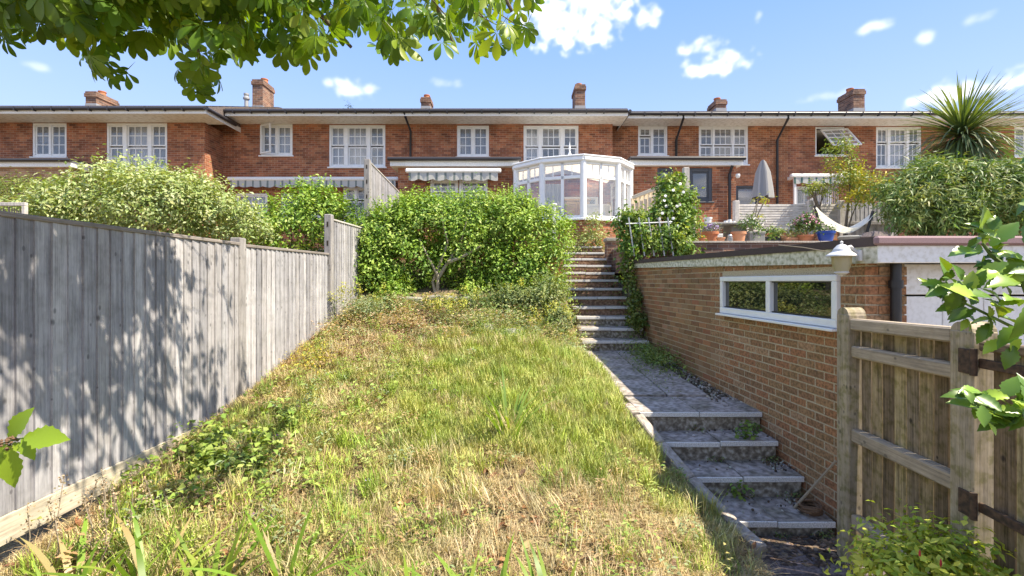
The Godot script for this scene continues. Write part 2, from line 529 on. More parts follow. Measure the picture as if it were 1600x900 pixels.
	for k in bt.size():
		var c: Color = bt[k]
		tmat("wall_brick_%d" % k, ntex(0.045, 200 + k, Color(c.r * 0.55, c.g * 0.6, c.b * 0.6), c, Color(c.r * 1.3, c.g * 1.35, c.b * 1.4), 5, FastNoiseLite.TYPE_SIMPLEX_SMOOTH, 256), 2.2, 0.95, M.grit_tex, 0.35)
	var wb := tmat("wall_brick_mixed", ntex(0.045, 209, g3(0.8), g3(0.95), g3(1.0), 5), 3.0, 0.95, M.grit_tex, 0.35)
	wb.vertex_color_use_as_albedo = true
	# plants
	leafmat("leaf", 0.8, 0.5)
	leafmat("leaf_near", 1.0, 0.4)
	leafmat("leaf_glossy", 0.6, 0.32)
	leafmat("leaf_dry", 0.2, 0.8)
	leafmat("grass_blade", 0.5, 0.55)
	tmat("bark", ntex(0.05, 85, Color(0.06, 0.045, 0.03), Color(0.15, 0.12, 0.085), Color(0.26, 0.22, 0.17), 4), 3.0, 0.95, M.grit_tex, 0.5)
	tmat("bark_pale", ntex(0.05, 87, Color(0.16, 0.13, 0.09), Color(0.3, 0.26, 0.19), Color(0.42, 0.38, 0.29), 4), 3.0, 0.9)
	mat("stem_green", Color(0.1, 0.16, 0.035), 0.6)
	mat("petal_white", Color(0.8, 0.8, 0.78), 0.7)
	mat("petal_purple", Color(0.22, 0.06, 0.4), 0.7)
	mat("petal_lilac", Color(0.42, 0.34, 0.62), 0.7)
	mat("petal_pink", Color(0.62, 0.32, 0.45), 0.7)
	mat("petal_yellow", Color(0.75, 0.55, 0.03), 0.7)
	mat("red_bud", Color(0.4, 0.02, 0.03), 0.6)
	mat("plastic_blue", Color(0.01, 0.05, 0.28), 0.3)
	mat("planter_grey", Color(0.2, 0.2, 0.19), 0.7)
	mat("planter_dark", Color(0.05, 0.05, 0.055), 0.6)
	mat("ceramic_white", Color(0.75, 0.75, 0.74), 0.35)
	mat("table_grey", Color(0.24, 0.235, 0.22), 0.7)
	mat("galvanised", Color(0.45, 0.46, 0.47), 0.45, 0.6)
	mat("parasol_cloth", Color(0.34, 0.34, 0.35), 0.9)
	mat("hammock_cloth", Color(0.78, 0.77, 0.72), 0.9).backlight_enabled = true
	M.hammock_cloth.backlight = Color(0.8, 0.8, 0.75)
	mat("iron_black", Color(0.02, 0.02, 0.022), 0.5)
	mat("rope_brown", Color(0.13, 0.075, 0.04), 0.95)
	mat("stick", Color(0.3, 0.25, 0.18), 0.9)
	mat("soil_dark", Color(0.03, 0.022, 0.016), 1.0)
	mat("lamp_metal", Color(0.62, 0.62, 0.62), 0.35)
	var lg := mat("lamp_glass", Color(0.5, 0.44, 0.28), 0.35)
	lg.backlight_enabled = true
	lg.backlight = Color(0.9, 0.85, 0.6)

# ---------------------------------------------------------------- the lie of the land
var TL := [[0.0, -1.9], [2.0, -1.7], [2.6, -1.63], [3.66, -1.48], [4.9, -1.24], [7.24, -0.66], [8.3, -0.47], [8.6, -0.22], [10.0, 0.0], [10.3, 0.75], [13.0, 0.9]]
var TM := [[0.0, -2.0], [2.0, -1.9], [2.7, -1.75], [3.5, -1.58], [5.0, -1.25], [7.5, -0.72], [8.3, -0.5], [8.6, -0.25], [10.0, 0.0], [10.3, 0.75], [13.0, 0.9]]
var TR := [[0.0, -2.15], [3.0, -2.06], [3.4, -2.02], [3.735, -1.97], [4.138, -1.79], [4.49, -1.6], [4.8, -1.41], [6.0, -1.3], [8.0, -1.14], [9.0, -0.62], [10.2, 0.05], [12.2, 0.85], [13.0, 0.9]]
var TX := [[2.5, 1.86], [3.4, 1.84], [3.735, 1.76], [4.138, 1.57], [4.49, 1.41], [4.8, 1.27], [8.0, 1.22], [12.0, 1.2]]
var TP := [[3.6, -2.12], [3.72, -2.16], [4.78, -2.16], [4.85, -1.5], [8.0, -1.36], [8.1, -1.3], [12.2, 0.62], [12.4, 0.88], [40.0, 0.9]]

func ground_y(x: float, d: float) -> float:
	var xr := table(TX, d)
	if x <= xr:
		var m := table(TM, d)
		if x < 0.0:
			return lerpf(m, table(TL, d), clampf(-x / 2.9, 0.0, 1.0))
		return lerpf(m, table(TR, d), pow(x / xr, 1.3))
	if x < 2.72:
		return table(TP, d)
	return -2.14 if d < 9.2 else 0.3

func make_ground():
	var xs := [-60.0, -30.0, -16.0, -9.0, -6.0, -4.5, -3.4]
	var x := -2.95
	while x < 2.7:
		xs.append(x); x += 0.11
	xs.append_array([2.71, 2.74, 4.0, 6.0, 9.0, 14.0, 30.0, 60.0])
	var ds := [-30.0, -12.0, -5.0, -2.0, 0.0, 0.8, 1.4]
	var d := 1.8
	while d < 12.6:
		ds.append(d); d += 0.11
	ds.append_array([13.0, 14.0, 16.0, 19.0, 26.0, 40.0, 90.0])
	var st := begin()
	st.set_smooth_group(0)
	for j in ds.size():
		for i in xs.size():
			var y := ground_y(xs[i], ds[j])
			if xs[i] > -2.9 and xs[i] < table(TX, ds[j]) and ds[j] > 1.8:
				y += 0.09 * noise.get_noise_2d(xs[i] * 110, ds[j] * 110) * clampf((table(TX, ds[j]) - xs[i]) * 3.0, 0.0, 1.0)
			st.set_uv(Vector2(xs[i], ds[j]))
			st.add_vertex(Vector3(xs[i], y, -ds[j]))
	for j in ds.size() - 1:
		for i in xs.size() - 1:
			var k := j * xs.size() + i
			for o in [k, k + xs.size(), k + 1, k + 1, k + xs.size(), k + xs.size() + 1]: st.add_index(o)
	st.generate_normals()
	var g := part(self, st, "ground", M.soil)
	tag(g, "sloping garden soil with dry thatch under the grass", "ground", "", "structure")

# ---------------------------------------------------------------- houses
func house_window(h: Node3D, x0: float, x1: float, y0: float, y1: float, zf: float, lights: Array, o := {}):
	# lights: [share of the width, sash?, panes across, rows above, rows below, curtain]
	var fm: Material = o.get("frame", M.white_plastic)
	var z := -zf - 0.02
	var fr := begin()
	var t: float = o.get("t", 0.07)
	lim(fr, x0, x0 + t, y0, y1, z - 0.09, z, 0.006)
	lim(fr, x1 - t, x1, y0, y1, z - 0.09, z, 0.006)
	lim(fr, x0 + t, x1 - t, y1 - t, y1, z - 0.09, z, 0.006)
	lim(fr, x0 + t, x1 - t, y0, y0 + t, z - 0.09, z, 0.006)
	var total := 0.0
	for l in lights: total += l[0]
	var x := x0 + t
	var inner := x1 - x0 - 2 * t
	var mull: float = o.get("mull", 0.07)
	var win := piece(h, _window_sill(x0, x1, y0, z), "window", fm)
	var first := true
	for l in lights:
		var w: float = (inner - mull * (lights.size() - 1)) * l[0] / total
		if not first: lim(fr, x - mull, x, y0 + t, y1 - t, z - 0.09, z + 0.004, 0.006)
		first = false
		var mid: float = lerpf(y0 + t, y1 - t, o.get("split", 0.5))
		var tiers := [[y0 + t, y1 - t, l[3]]] if not l[1] else [[y0 + t, mid - 0.02, l[4]], [mid + 0.02, y1 - t, l[3]]]
		for k in tiers.size():
			var a: float = tiers[k][0]
			var b: float = tiers[k][1]
			var zz := z - 0.03 - (0.03 if k == 0 and tiers.size() == 2 else 0.0)
			var e := 0.045
			var sash := begin()
			lim(sash, x + 0.002, x + e, a + 0.002, b - 0.002, zz - 0.04, zz, 0.004)
			lim(sash, x + w - e, x + w - 0.002, a + 0.002, b - 0.002, zz - 0.04, zz, 0.004)
			lim(sash, x + e, x + w - e, b - e, b - 0.002, zz - 0.04, zz, 0.004)
			lim(sash, x + e, x + w - e, a + 0.002, a + e, zz - 0.04, zz, 0.004)
			part(win, sash, "sash", fm)
			var bars := begin()
			for q in range(1, l[2]):
				var bxx: float = lerpf(x + e, x + w - e, float(q) / l[2])
				lim(bars, bxx - 0.012, bxx + 0.012, a + e, b - e, zz - 0.028, zz - 0.006)
			for q in range(1, tiers[k][2]):
				var by: float = lerpf(a + e, b - e, float(q) / tiers[k][2])
				lim(bars, x + e, x + w - e, by - 0.012, by + 0.012, zz - 0.027, zz - 0.007)
			if l[2] > 1 or tiers[k][2] > 1: part(win, bars, "glazing_bar", fm)
			var g := begin()
			lim(g, x + e - 0.004, x + w - e + 0.004, a + e - 0.004, b - e + 0.004, zz - 0.021, zz - 0.015)
			part(win, g, "pane", M.glass)
		if l.size() > 5 and l[5]:
			var hang := begin()
			folds(hang, x - 0.02, x + w + 0.02, lerpf(y0, y1, l[6] if l.size() > 6 else 0.0), y1, z - 0.2, 0.02)
			part(win, hang, "curtain", M[l[5]])
		x += w + mull
	part(win, fr, "frame", fm)
	return win

func _window_sill(x0: float, x1: float, y0: float, z: float) -> Mesh:
	var st := begin()
	lim(st, x0 - 0.05, x1 + 0.05, y0 - 0.05, y0 - 0.001, z - 0.1, z + 0.075, 0.008)
	return st.commit()

func folds(st: SurfaceTool, x0: float, x1: float, y0: float, y1: float, z: float, deep: float):
	var n := int((x1 - x0) / 0.03) + 2
	for k in n:
		var a := lerpf(x0, x1, float(k) / n)
		var b := lerpf(x0, x1, float(k + 1) / n)
		var za := z + deep * sin(a * 47.0)
		var zb := z + deep * sin(b * 47.0)
		quad(st, Vector3(a, y0, za), Vector3(b, y0, zb), Vector3(b, y1, zb), Vector3(a, y1, za), Vector3(za - zb, 0, b - a).normalized())

func wall_with_holes(st: SurfaceTool, x0: float, x1: float, y0: float, y1: float, z0: float, z1: float, holes: Array):
	var xs := [x0, x1]
	var ys := [y0, y1]
	for h in holes:
		for v in [h[0], h[1]]:
			if v > x0 and v < x1 and not xs.has(v): xs.append(v)
		for v in [h[2], h[3]]:
			if v > y0 and v < y1 and not ys.has(v): ys.append(v)
	xs.sort(); ys.sort()
	for i in xs.size() - 1:
		for j in ys.size() - 1:
			var cx: float = (xs[i] + xs[i + 1]) / 2
			var cy: float = (ys[j] + ys[j + 1]) / 2
			var open := false
			for h in holes:
				if cx > h[0] and cx < h[1] and cy > h[2] and cy < h[3]: open = true
			if open: continue
			var e := 0.0
			lim(st, xs[i], xs[i + 1], ys[j], ys[j + 1], z0, z1)

# one house of the terrace; wins: [x0, x1, y0, y1, lights, options] in metres
func terraced_house(label: String, x0: float, x1: float, zf: float, top: float, wins: Array, chim: Array, brick: String, left_side: bool, right_side: bool, eave_l: float, eave_r: float) -> Node3D:
	var h := thing("terraced_house", label, "house", Vector3((x0 + x1) / 2, 0.9, -zf), "houses of the brick terrace")
	var st := begin()
	var holes := []
	for w in wins: holes.append([w[0], w[1], w[2], w[3]])
	wall_with_holes(st, x0, x1, 0.6, top, -zf - 0.25, -zf, holes)
	lim(st, x0, x0 + 0.22, 0.6, top, -zf - 8.0, -zf - 0.251)
	lim(st, x1 - 0.22, x1, 0.6, top, -zf - 8.0, -zf - 0.251)
	lim(st, x0 + 0.221, x1 - 0.221, 0.6, top, -zf - 8.0, -zf - 7.75)
	part(h, st, "wall", M[brick])
	var inside := begin()
	lim(inside, x0 + 0.23, x1 - 0.23, 0.62, 0.9, -zf - 7.7, -zf - 0.26)
	lim(inside, x0 + 0.23, x1 - 0.23, 3.25, 3.5, -zf - 7.7, -zf - 0.26)
	lim(inside, x0 + 0.23, x1 - 0.23, top - 0.16, top - 0.06, -zf - 7.7, -zf - 0.26)
	lim(inside, x0 + 0.23, x1 - 0.23, 0.91, top - 0.17, -zf - 4.3, -zf - 4.2)
	part(h, inside, "interior", M.interior)
	for w in wins: house_window(h, w[0], w[1], w[2], w[3], zf, w[4], w[5] if w.size() > 5 else {})
	# eaves
	var ov := 0.86
	var s := begin()
	lim(s, x0 - eave_l, x1 + eave_r, top + 0.001, top + 0.03, -zf - 0.2, -zf + ov)
	part(h, s, "soffit", M.soffit_paint)
	var fa := begin()
	lim(fa, x0 - eave_l, x1 + eave_r, top - 0.02, top + 0.16, -zf + ov, -zf + ov + 0.022, 0.004)
	if eave_r > 0.3: lim(fa, x1 + eave_r, x1 + eave_r + 0.022, top - 0.02, top + 0.16, -zf - 2.0, -zf + ov + 0.022, 0.004)
	if eave_l > 0.3: lim(fa, x0 - eave_l - 0.022, x0 - eave_l, top - 0.02, top + 0.16, -zf - 2.0, -zf + ov + 0.022, 0.004)
	part(h, fa, "fascia", M.white_paint)
	var gu := begin()
	tube(gu, [Vector3(x0 - eave_l, top + 0.13, -zf + ov + 0.08), Vector3(x1 + eave_r, top + 0.13, -zf + ov + 0.08)], [0.058], 10)
	if eave_r > 0.3: tube(gu, [Vector3(x1 + eave_r + 0.08, top + 0.13, -zf + ov + 0.08), Vector3(x1 + eave_r + 0.08, top + 0.13, -zf - 0.6)], [0.058], 10)
	var bxk := x0 + 0.3
	while bxk < x1:
		lim(gu, bxk - 0.015, bxk + 0.015, top + 0.05, top + 0.17, -zf + ov + 0.02, -zf + ov + 0.143)
		bxk += 0.6
	part(h, gu, "gutter", M.gutter)
	# roof of interlocking tiles, in courses
	var rf := begin()
	var pitch := tan(deg_to_rad(20.5))
	var a0 := Vector3(x0 - eave_l, top + 0.2, -zf + ov + 0.05)
	for k in 14:
		var d0 := k * 0.35
		var d1 := d0 + 0.37
		var lift := 0.03
		quad(rf, Vector3(a0.x, a0.y + d0 * pitch + lift, a0.z - d0), Vector3(x1 + eave_r, a0.y + d0 * pitch + lift, a0.z - d0), Vector3(x1 + eave_r, a0.y + d1 * pitch, a0.z - d1), Vector3(a0.x, a0.y + d1 * pitch, a0.z - d1), Vector3(0, 1, pitch).normalized())
		quad(rf, Vector3(a0.x, a0.y + d0 * pitch - 0.01, a0.z - d0), Vector3(x1 + eave_r, a0.y + d0 * pitch - 0.01, a0.z - d0), Vector3(x1 + eave_r, a0.y + d0 * pitch + lift, a0.z - d0), Vector3(a0.x, a0.y + d0 * pitch + lift, a0.z - d0), Vector3(0, 0, 1))
	var ry := a0.y + 4.92 * pitch
	var rz := a0.z - 4.92
	quad(rf, Vector3(a0.x, ry, rz), Vector3(x1 + eave_r, ry, rz), Vector3(x1 + eave_r, top, -zf - 8.6), Vector3(a0.x, top, -zf - 8.6), Vector3(0, 1, -pitch).normalized())
	for e in [a0.x, x1 + eave_r]:
		tri(rf, Vector3(e, a0.y, a0.z), Vector3(e, ry, rz), Vector3(e, top, -zf - 8.6), Vector3(signf(e - (x0 + x1) / 2), 0, 0))
		quad(rf, Vector3(e, a0.y, a0.z), Vector3(e, top + 0.03, a0.z - 0.05), Vector3(e, top, -zf - 8.6), Vector3(e, top, -zf - 8.6), Vector3(signf(e - (x0 + x1) / 2), 0, 0))
	var roof := part(h, rf, "roof", M.roof_tile)
	# chimneys: [x, depth, width, deep, top, pots]
	for c in chim:
		var cs := begin()
		var w: float = c[2] / 2
		var dp: float = c[3] / 2
		var ty: float = c[4]
		lim(cs, c[0] - w, c[0] + w, top + 0.4, ty - 0.3, -c[1] - dp, -c[1] + dp)
		lim(cs, c[0] - w - 0.035, c[0] + w + 0.035, ty - 0.3, ty - 0.16, -c[1] - dp - 0.035, -c[1] + dp + 0.035)
		lim(cs, c[0] - w - 0.01, c[0] + w + 0.01, ty - 0.16, ty - 0.08, -c[1] - dp - 0.01, -c[1] + dp + 0.01)
		var ch := part(roof, cs, "chimney", M.brick_sooty)
		ch.set_meta("label", "brick chimney stack with stepped head")
		var fl := begin()
		lim(fl, c[0] - w - 0.012, c[0] + w + 0.012, top + 0.4, a0.y + (a0.z + c[1] - dp) * pitch + 0.16, -c[1] - dp - 0.012, -c[1] + dp + 0.012)
		part(roof, fl, "flashing", M.lead)
		for p in c[5]:
			var ps := begin()
			lathe(ps, Vector3(c[0] + p, ty - 0.08, -c[1]), [[0.14, 0.0], [0.12, 0.14], [0.14, 0.15], [0.14, 0.19], [0.1, 0.19], [0.0, 0.15]], 14)
			part(roof, ps, "chimney_pot", M.terracotta)
	return h

func pipe(h: Node3D, pts: Array, r := 0.04, m: Material = null, called := "downpipe"):
	var st := begin()
	tube(st, pts, [r], 10)
	return part(h, st, called, m if m else M.black_pipe)

func X(px: float, d: float) -> float:
	return (px - 800.0) / F * d

func Y(py: float, d: float) -> float:
	return (440.0 - py) / F * d

func wr(px0: float, px1: float, py0: float, py1: float, d: float, lights: Array, o := {}) -> Array:
	return [X(px0, d), X(px1, d), Y(py1, d), Y(py0, d), lights, o]

func make_houses():
	var cs2 := [1.0, false, 2, 3, 0]
	# house on the left, a step in front of the others
	var za := 15.6
	var ha := terraced_house("brick terraced house standing a step forward, with sash window above the variegated shrub", -23.5, X(320, za), za, Y(191.5, za), [
		wr(50, 104, 192, 245, za, [[1.0, false, 2, 3, 0, "curtain_grey", 0.5], [1.0, false, 2, 3, 0]]),
		wr(166, 261, 192, 265, za, [[0.8, true, 2, 2, 2, "curtain_grey"], [1.2, true, 3, 2, 2, "curtain"], [0.8, true, 2, 2, 2, "curtain_grey"]], {"mull": 0.13}),
		], [[X(142, 18.0), 18.5, 0.42, 1.0, Y(146, 18.4), [0.0]]], "brick_facade", true, true, 0.0, 0.62)
	# the pair in the middle
	var zb := 16.6
	var tb := Y(194, zb)
	var xb := X(640, zb)
	var hb := terraced_house("brick terraced house with one casement window standing ajar and a long grey striped awning", X(351, zb) - 0.6, xb, zb, tb, [
		wr(407, 457, 194, 243, zb, [[1.0, false, 2, 3, 0, "curtain_grey"], [1.0, false, 2, 3, 0, "curtain"]]),
		wr(514, 602, 195, 261, zb, [[0.8, true, 2, 2, 2, "curtain"], [1.15, true, 3, 2, 2, "curtain"], [0.8, true, 2, 2, 2, "curtain_grey"]], {"mull": 0.13}),
		wr(367, 418, 302, 345, zb, [[1.0, true, 4, 1, 1, "curtain"]], {"split": 0.6}),
		wr(439, 502, 302, 345, zb, [[1.0, false, 2, 2, 0], [1.0, false, 2, 2, 0, "curtain"]]),
		wr(536, 576, 292, 388, zb, [[1.0, true, 1, 1, 1], [1.0, true, 1, 1, 1]], {"split": 0.8}),
		], [[X(403, 18.3), 18.7, 0.42, 0.85, Y(128, 18.7), [0.05]]], "brick_facade", true, false, 0.0, 0.0)
	var flue := begin()
	lathe(flue, Vector3(X(385, 18.3), Y(172, 18.3), -18.3), [[0.075, 0], [0.075, 0.42], [0.12, 0.43], [0.12, 0.5], [0.08, 0.55], [0.1, 0.6], [0.1, 0.66], [0.0, 0.68]], 12)
	part(hb, flue, "flue", M.lead)
	pipe(hb, [Vector3(X(639, 16.45), tb + 0.1, -15.7), Vector3(X(640, 16.45), tb - 0.02, -15.75), Vector3(X(641, 16.45), tb - 0.28, -16.52), Vector3(X(641, 16.52), 3.75, -16.52)])
	var hc := terraced_house("brick terraced house behind the white conservatory", xb, X(957, zb), zb, tb, [
		wr(714, 764, 196, 245, zb, [[1.0, false, 2, 3, 0, "curtain_grey"], [1.0, false, 2, 3, 0, "curtain_grey"]]),
		wr(818, 904, 196, 262, zb, [[0.8, true, 2, 2, 2, "curtain"], [1.15, true, 3, 2, 2], [0.8, true, 2, 2, 2]], {"mull": 0.13}),
		[X(840, zb), X(935, zb), 0.95, 3.1, [[1.0, false, 1, 1, 0], [1.0, false, 1, 1, 0]]],
		], [[X(665, 19.7), 20.0, 0.4, 0.6, Y(153, 20.0), [0.0]], [X(907, 18.3), 18.8, 0.4, 0.9, Y(136, 18.8), [0.0]]], "brick_facade", false, true, 0.0, 0.32)
	var zd := 17.3
	var td := Y(197, zd)
	var xd := X(1231, zd)
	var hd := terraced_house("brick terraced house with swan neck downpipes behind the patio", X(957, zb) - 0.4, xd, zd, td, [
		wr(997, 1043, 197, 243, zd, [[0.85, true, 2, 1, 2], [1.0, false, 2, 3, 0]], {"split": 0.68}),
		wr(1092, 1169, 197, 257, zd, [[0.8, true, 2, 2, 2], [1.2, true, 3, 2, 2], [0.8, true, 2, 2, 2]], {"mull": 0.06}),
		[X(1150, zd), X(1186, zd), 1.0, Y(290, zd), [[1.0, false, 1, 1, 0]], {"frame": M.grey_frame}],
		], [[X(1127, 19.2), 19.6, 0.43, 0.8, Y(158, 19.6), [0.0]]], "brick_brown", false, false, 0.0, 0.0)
	for p in [[1068, 1057, 3.95], [1232, 1215, 0.9]]:
		pipe(hd, [Vector3(X(p[0], 16.4), td + 0.1, -16.42), Vector3(X(p[0], 16.4), td - 0.03, -16.42), Vector3(X(p[1], 17.2), td - 0.55, -17.22), Vector3(X(p[1], 17.2), p[2], -17.22)], 0.045)
	var he := terraced_house("brick terraced house with a top hung window propped wide open, behind the palm", xd, 23.5, zd, td, [
		wr(1369, 1440, 198, 262, zd, [[0.75, true, 2, 1, 2], [1.2, true, 3, 1, 2, "curtain", 0.0], [0.75, true, 2, 1, 2]], {"mull": 0.1, "split": 0.62}),
		wr(1585, 1650, 198, 245, zd, [[1.0, false, 2, 4, 0, "curtain"], [1.0, false, 2, 4, 0, "curtain"]]),
		wr(1274, 1320, 198, 243, zd, [], {"t": 0.06}),
		wr(1243, 1300, 291, 345, zd, [[1.0, false, 2, 2, 0, "curtain"], [1.0, false, 2, 2, 0]]),
		], [[X(1341, 18.8), 19.2, 0.46, 0.9, Y(143, 19.2), [-0.05]]], "brick_facade", false, true, 0.0, 0.0)
	# the propped sash: tilts out at the bottom
	var sw := begin()
	var hinge := Vector3(X(1299, zd) + 0.1, Y(203, zd), -zd + 0.02)
	var tilt := Basis(Vector3.RIGHT, deg_to_rad(-38)) * Basis(Vector3.BACK, deg_to_rad(4))
	var ww := 1.02
	var wh := 0.95
	for e in [[-ww / 2, 0.0], [ww / 2, 0.0]]:
		bx(sw, hinge + tilt * Vector3(e[0], -wh / 2, 0), Vector3(0.06, wh, 0.05), tilt, 0.006)
	for e in [0.0, -wh]:
		bx(sw, hinge + tilt * Vector3(0, e, 0.002), Vector3(ww + 0.06, 0.06, 0.05), tilt, 0.006)
	for e in [-0.17, 0.17]: bx(sw, hinge + tilt * Vector3(e, -wh / 2, 0), Vector3(0.022, wh, 0.025), tilt)
	for e in [0.25, 0.5, 0.75]: bx(sw, hinge + tilt * Vector3(0, -wh * e, 0.001), Vector3(ww, 0.022, 0.024), tilt)
	var ow := part(he, sw, "open_sash", M.white_plastic)
	var og := begin()
	bx(og, hinge + tilt * Vector3(0, -wh / 2, 0), Vector3(ww - 0.04, wh - 0.04, 0.006), tilt)
	part(ow, og, "pane", M.glass)
	# the casement left ajar on the second house
	var aj := begin()
	var bz := Basis(Vector3.UP, deg_to_rad(-24))
	var c0 := Vector3(X(408, zb), (Y(194, zb) + Y(243, zb)) / 2, -zb + 0.04)
	for e in [0.03, 0.5]: bx(aj, c0 + bz * Vector3(e, 0, 0), Vector3(0.06, 1.05, 0.05), bz, 0.006)
	for e in [-0.5, 0.5]: bx(aj, c0 + bz * Vector3(0.265, e, 0), Vector3(0.47, 0.06, 0.049), bz, 0.006)
	part(hb, aj, "open_casement", M.white_plastic)
	roof_weed()

func roof_weed():
	var f := Fol.new()
	var p := Vector3(X(544, 16.3), Y(171.5, 16.3), -16.3)
	crown(f, [[p + Vector3(0, 0.1, 0), Vector3(0.14, 0.09, 0.1)]], 60, 0.04, 0.09, 0.4, [Color(0.06, 0.1, 0.03)], 8, 0.05)
	tag(piece(self, f.mesh(), "roof_weed", M.leaf), "tiny weed growing at the roof edge above the gutter", "weed")

func awning(label: String, px0: float, px1: float, py0: float, d: float, m2: Material, z_wall: float, post := false):
	var x0 := X(px0, d)
	var x1 := X(px1, d)
	var y1 := Y(py0, d)
	var t := thing("awning", label, "awning", Vector3((x0 + x1) / 2, y1 - 0.3, -z_wall), "window awnings on the terrace")
	var c := begin()
	lim(c, x0, x1, y1 - 0.13, y1, -d - 0.16, -d, 0.03)
	part(t, c, "cassette", M.white_paint)
	for s in [x0 + 0.25, x1 - 0.25]:
		var b := begin()
		lim(b, s - 0.05, s + 0.05, y1 - 0.12, y1 - 0.01, -z_wall, -d - 0.161)
		part(t, b, "bracket", M.white_paint)
	var n := int((x1 - x0 - 0.2) / 0.13)
	var a := begin()
	for k in n:
		var bst := begin()
		var xa := x0 + 0.1 + k * (x1 - x0 - 0.2) / n
		var xb := x0 + 0.1 + (k + 1) * (x1 - x0 - 0.2) / n
		for q in 4:
			var u := lerpf(xa, xb, q / 4.0)
			var v := lerpf(xa, xb, (q + 1) / 4.0)
			var z0 := -d - 0.03 + 0.025 * sin(u * 17.0)
			var z1 := -d - 0.03 + 0.025 * sin(v * 17.0)
			var e0 := y1 - 0.33 - 0.05 * absf(sin((u - x0) * PI / 0.42))
			var e1 := y1 - 0.33 - 0.05 * absf(sin((v - x0) * PI / 0.42))
			quad(bst if k % 2 == 0 and q < 2 else a, Vector3(u, e0, z0), Vector3(v, e1, z1), Vector3(v, y1 - 0.125, -d - 0.03), Vector3(u, y1 - 0.125, -d - 0.03), Vector3(0, 0, 1))
		if k % 2 == 0: part(t, bst, "stripe", m2)
	part(t, a, "valance", M.awning_cloth)
	if post:
		var p := begin()
		lim(p, x0 + 0.12, x0 + 0.2, 0.9, y1 - 0.14, -d - 0.12, -d - 0.04, 0.006)
		part(t, p, "post", M.white_paint)

func extension(label: String, x0: float, x1: float, d: float, back: float, top: float, brick: String, wins: Array, roof_over: float) -> Node3D:
	var h := thing("house_extension", label, "extension", Vector3((x0 + x1) / 2, 0.8, -d))
	var holes := []
	for w in wins: holes.append([w[0], w[1], w[2], w[3]])
	var st := begin()
	wall_with_holes(st, x0, x1, 0.6, top, -d - 0.22, -d, holes)
	lim(st, x0, x0 + 0.22, 0.6, top, -back + 0.003, -d - 0.221)
	lim(st, x1 - 0.22, x1, 0.6, top, -back + 0.003, -d - 0.221)
	part(h, st, "wall", M[brick])
	for w in wins: house_window(h, w[0], w[1], w[2], w[3], d, w[4], w[5] if w.size() > 5 else {})
	var fa := begin()
	lim(fa, x0 - roof_over, x1 + roof_over, top + 0.001, top + 0.2, -d - 0.06, -d + roof_over, 0.006)
	lim(fa, x1, x1 + roof_over, top + 0.001, top + 0.2, -back + 0.003, -d - 0.061, 0.004)
	lim(fa, x0 - roof_over, x0, top + 0.001, top + 0.2, -back + 0.003, -d - 0.061, 0.004)
	part(h, fa, "fascia", M.white_paint)
	var rf := begin()
	lim(rf, x0 - roof_over - 0.06, x1 + roof_over + 0.06, top + 0.202, top + 0.26, -back + 0.003, -d + roof_over + 0.1, 0.01)
	part(h, rf, "flat_roof", M.felt_dark)
	var gu := begin()
	tube(gu, [Vector3(x0 - roof_over - 0.05, top + 0.2, -d + roof_over + 0.07), Vector3(x1 + roof_over + 0.05, top + 0.2, -d + roof_over + 0.07)], [0.055], 10)
	part(h, gu, "gutter", M.gutter)
	var inn := begin()
	lim(inn, x0 + 0.23, x1 - 0.23, 0.62, 0.9, -back + 0.01, -d - 0.23)
	lim(inn, x0 + 0.23, x1 - 0.23, top - 0.1, top - 0.02, -back + 0.01, -d - 0.23)
	part(h, inn, "interior", M.interior)
	return h

func make_extensions():
	extension("low tan brick extension with flat roof beside the olive green hedge", -21.0, X(111, 14.9), 14.9, 15.6, Y(262, 14.9), "brick_tan", [], 0.12)
	var d := 14.2
	var e := extension("flat roofed brick extension with a short awning behind the big green bush", X(622, d), X(801, d), d, 16.6, Y(262, d), "brick_facade", [
		wr(672, 716, 280, 345, d, [[1.0, true, 3, 2, 1, "curtain_grey", 0.4]], {"split": 0.7}), wr(717, 762, 280, 345, d, [[1.0, true, 3, 2, 1, "curtain_grey", 0.5]], {"split": 0.7})], 0.2)
	awning("white cassette awning with short scalloped valance above the extension window", 633, 783, 262.5, 13.85, M.awning_stripe, 14.2)
	awning("long white cassette awning with grey striped valance on the casement window house", 354, 622, 276, 16.2, M.awning_stripe, 16.6)
	awning("green striped awning on a white post below the propped open window", 1237, 1330, 271, 16.7, M.awning_green, 17.3, true)
	d = 14.3
	var g := extension("flat roofed brick extension with dark grey window frames beside the climber", X(991, d), X(1150, d), d, 17.3, Y(260, d), "brick_facade", [
		wr(1076, 1113, 262.5, 315, d, [[1.0, false, 1, 1, 0]], {"frame": M.grey_frame, "t": 0.11}), wr(1027, 1052, 262.5, 315, d, [[1.0, false, 1, 1, 0]], {"frame": M.grey_frame, "t": 0.08})], 0.14)
	pipe(g, [Vector3(X(1146, 14.0), Y(258, 14.0), -14.05), Vector3(X(1145, 14.0), Y(262, 14.0), -14.1), Vector3(X(1141, 14.2), Y(272, 14.2), -14.24), Vector3(X(1141, 14.2), 0.85, -14.24)], 0.045)
	var lamp := begin()
	lathe(lamp, Vector3(X(1154, 14.1), Y(274, 14.1), -14.15), [[0.0, 0.06], [0.06, 0.05], [0.07, 0.0], [0.05, -0.06], [0.0, -0.08]], 12)
	part(g, lamp, "security_lamp", M.ceramic_white)

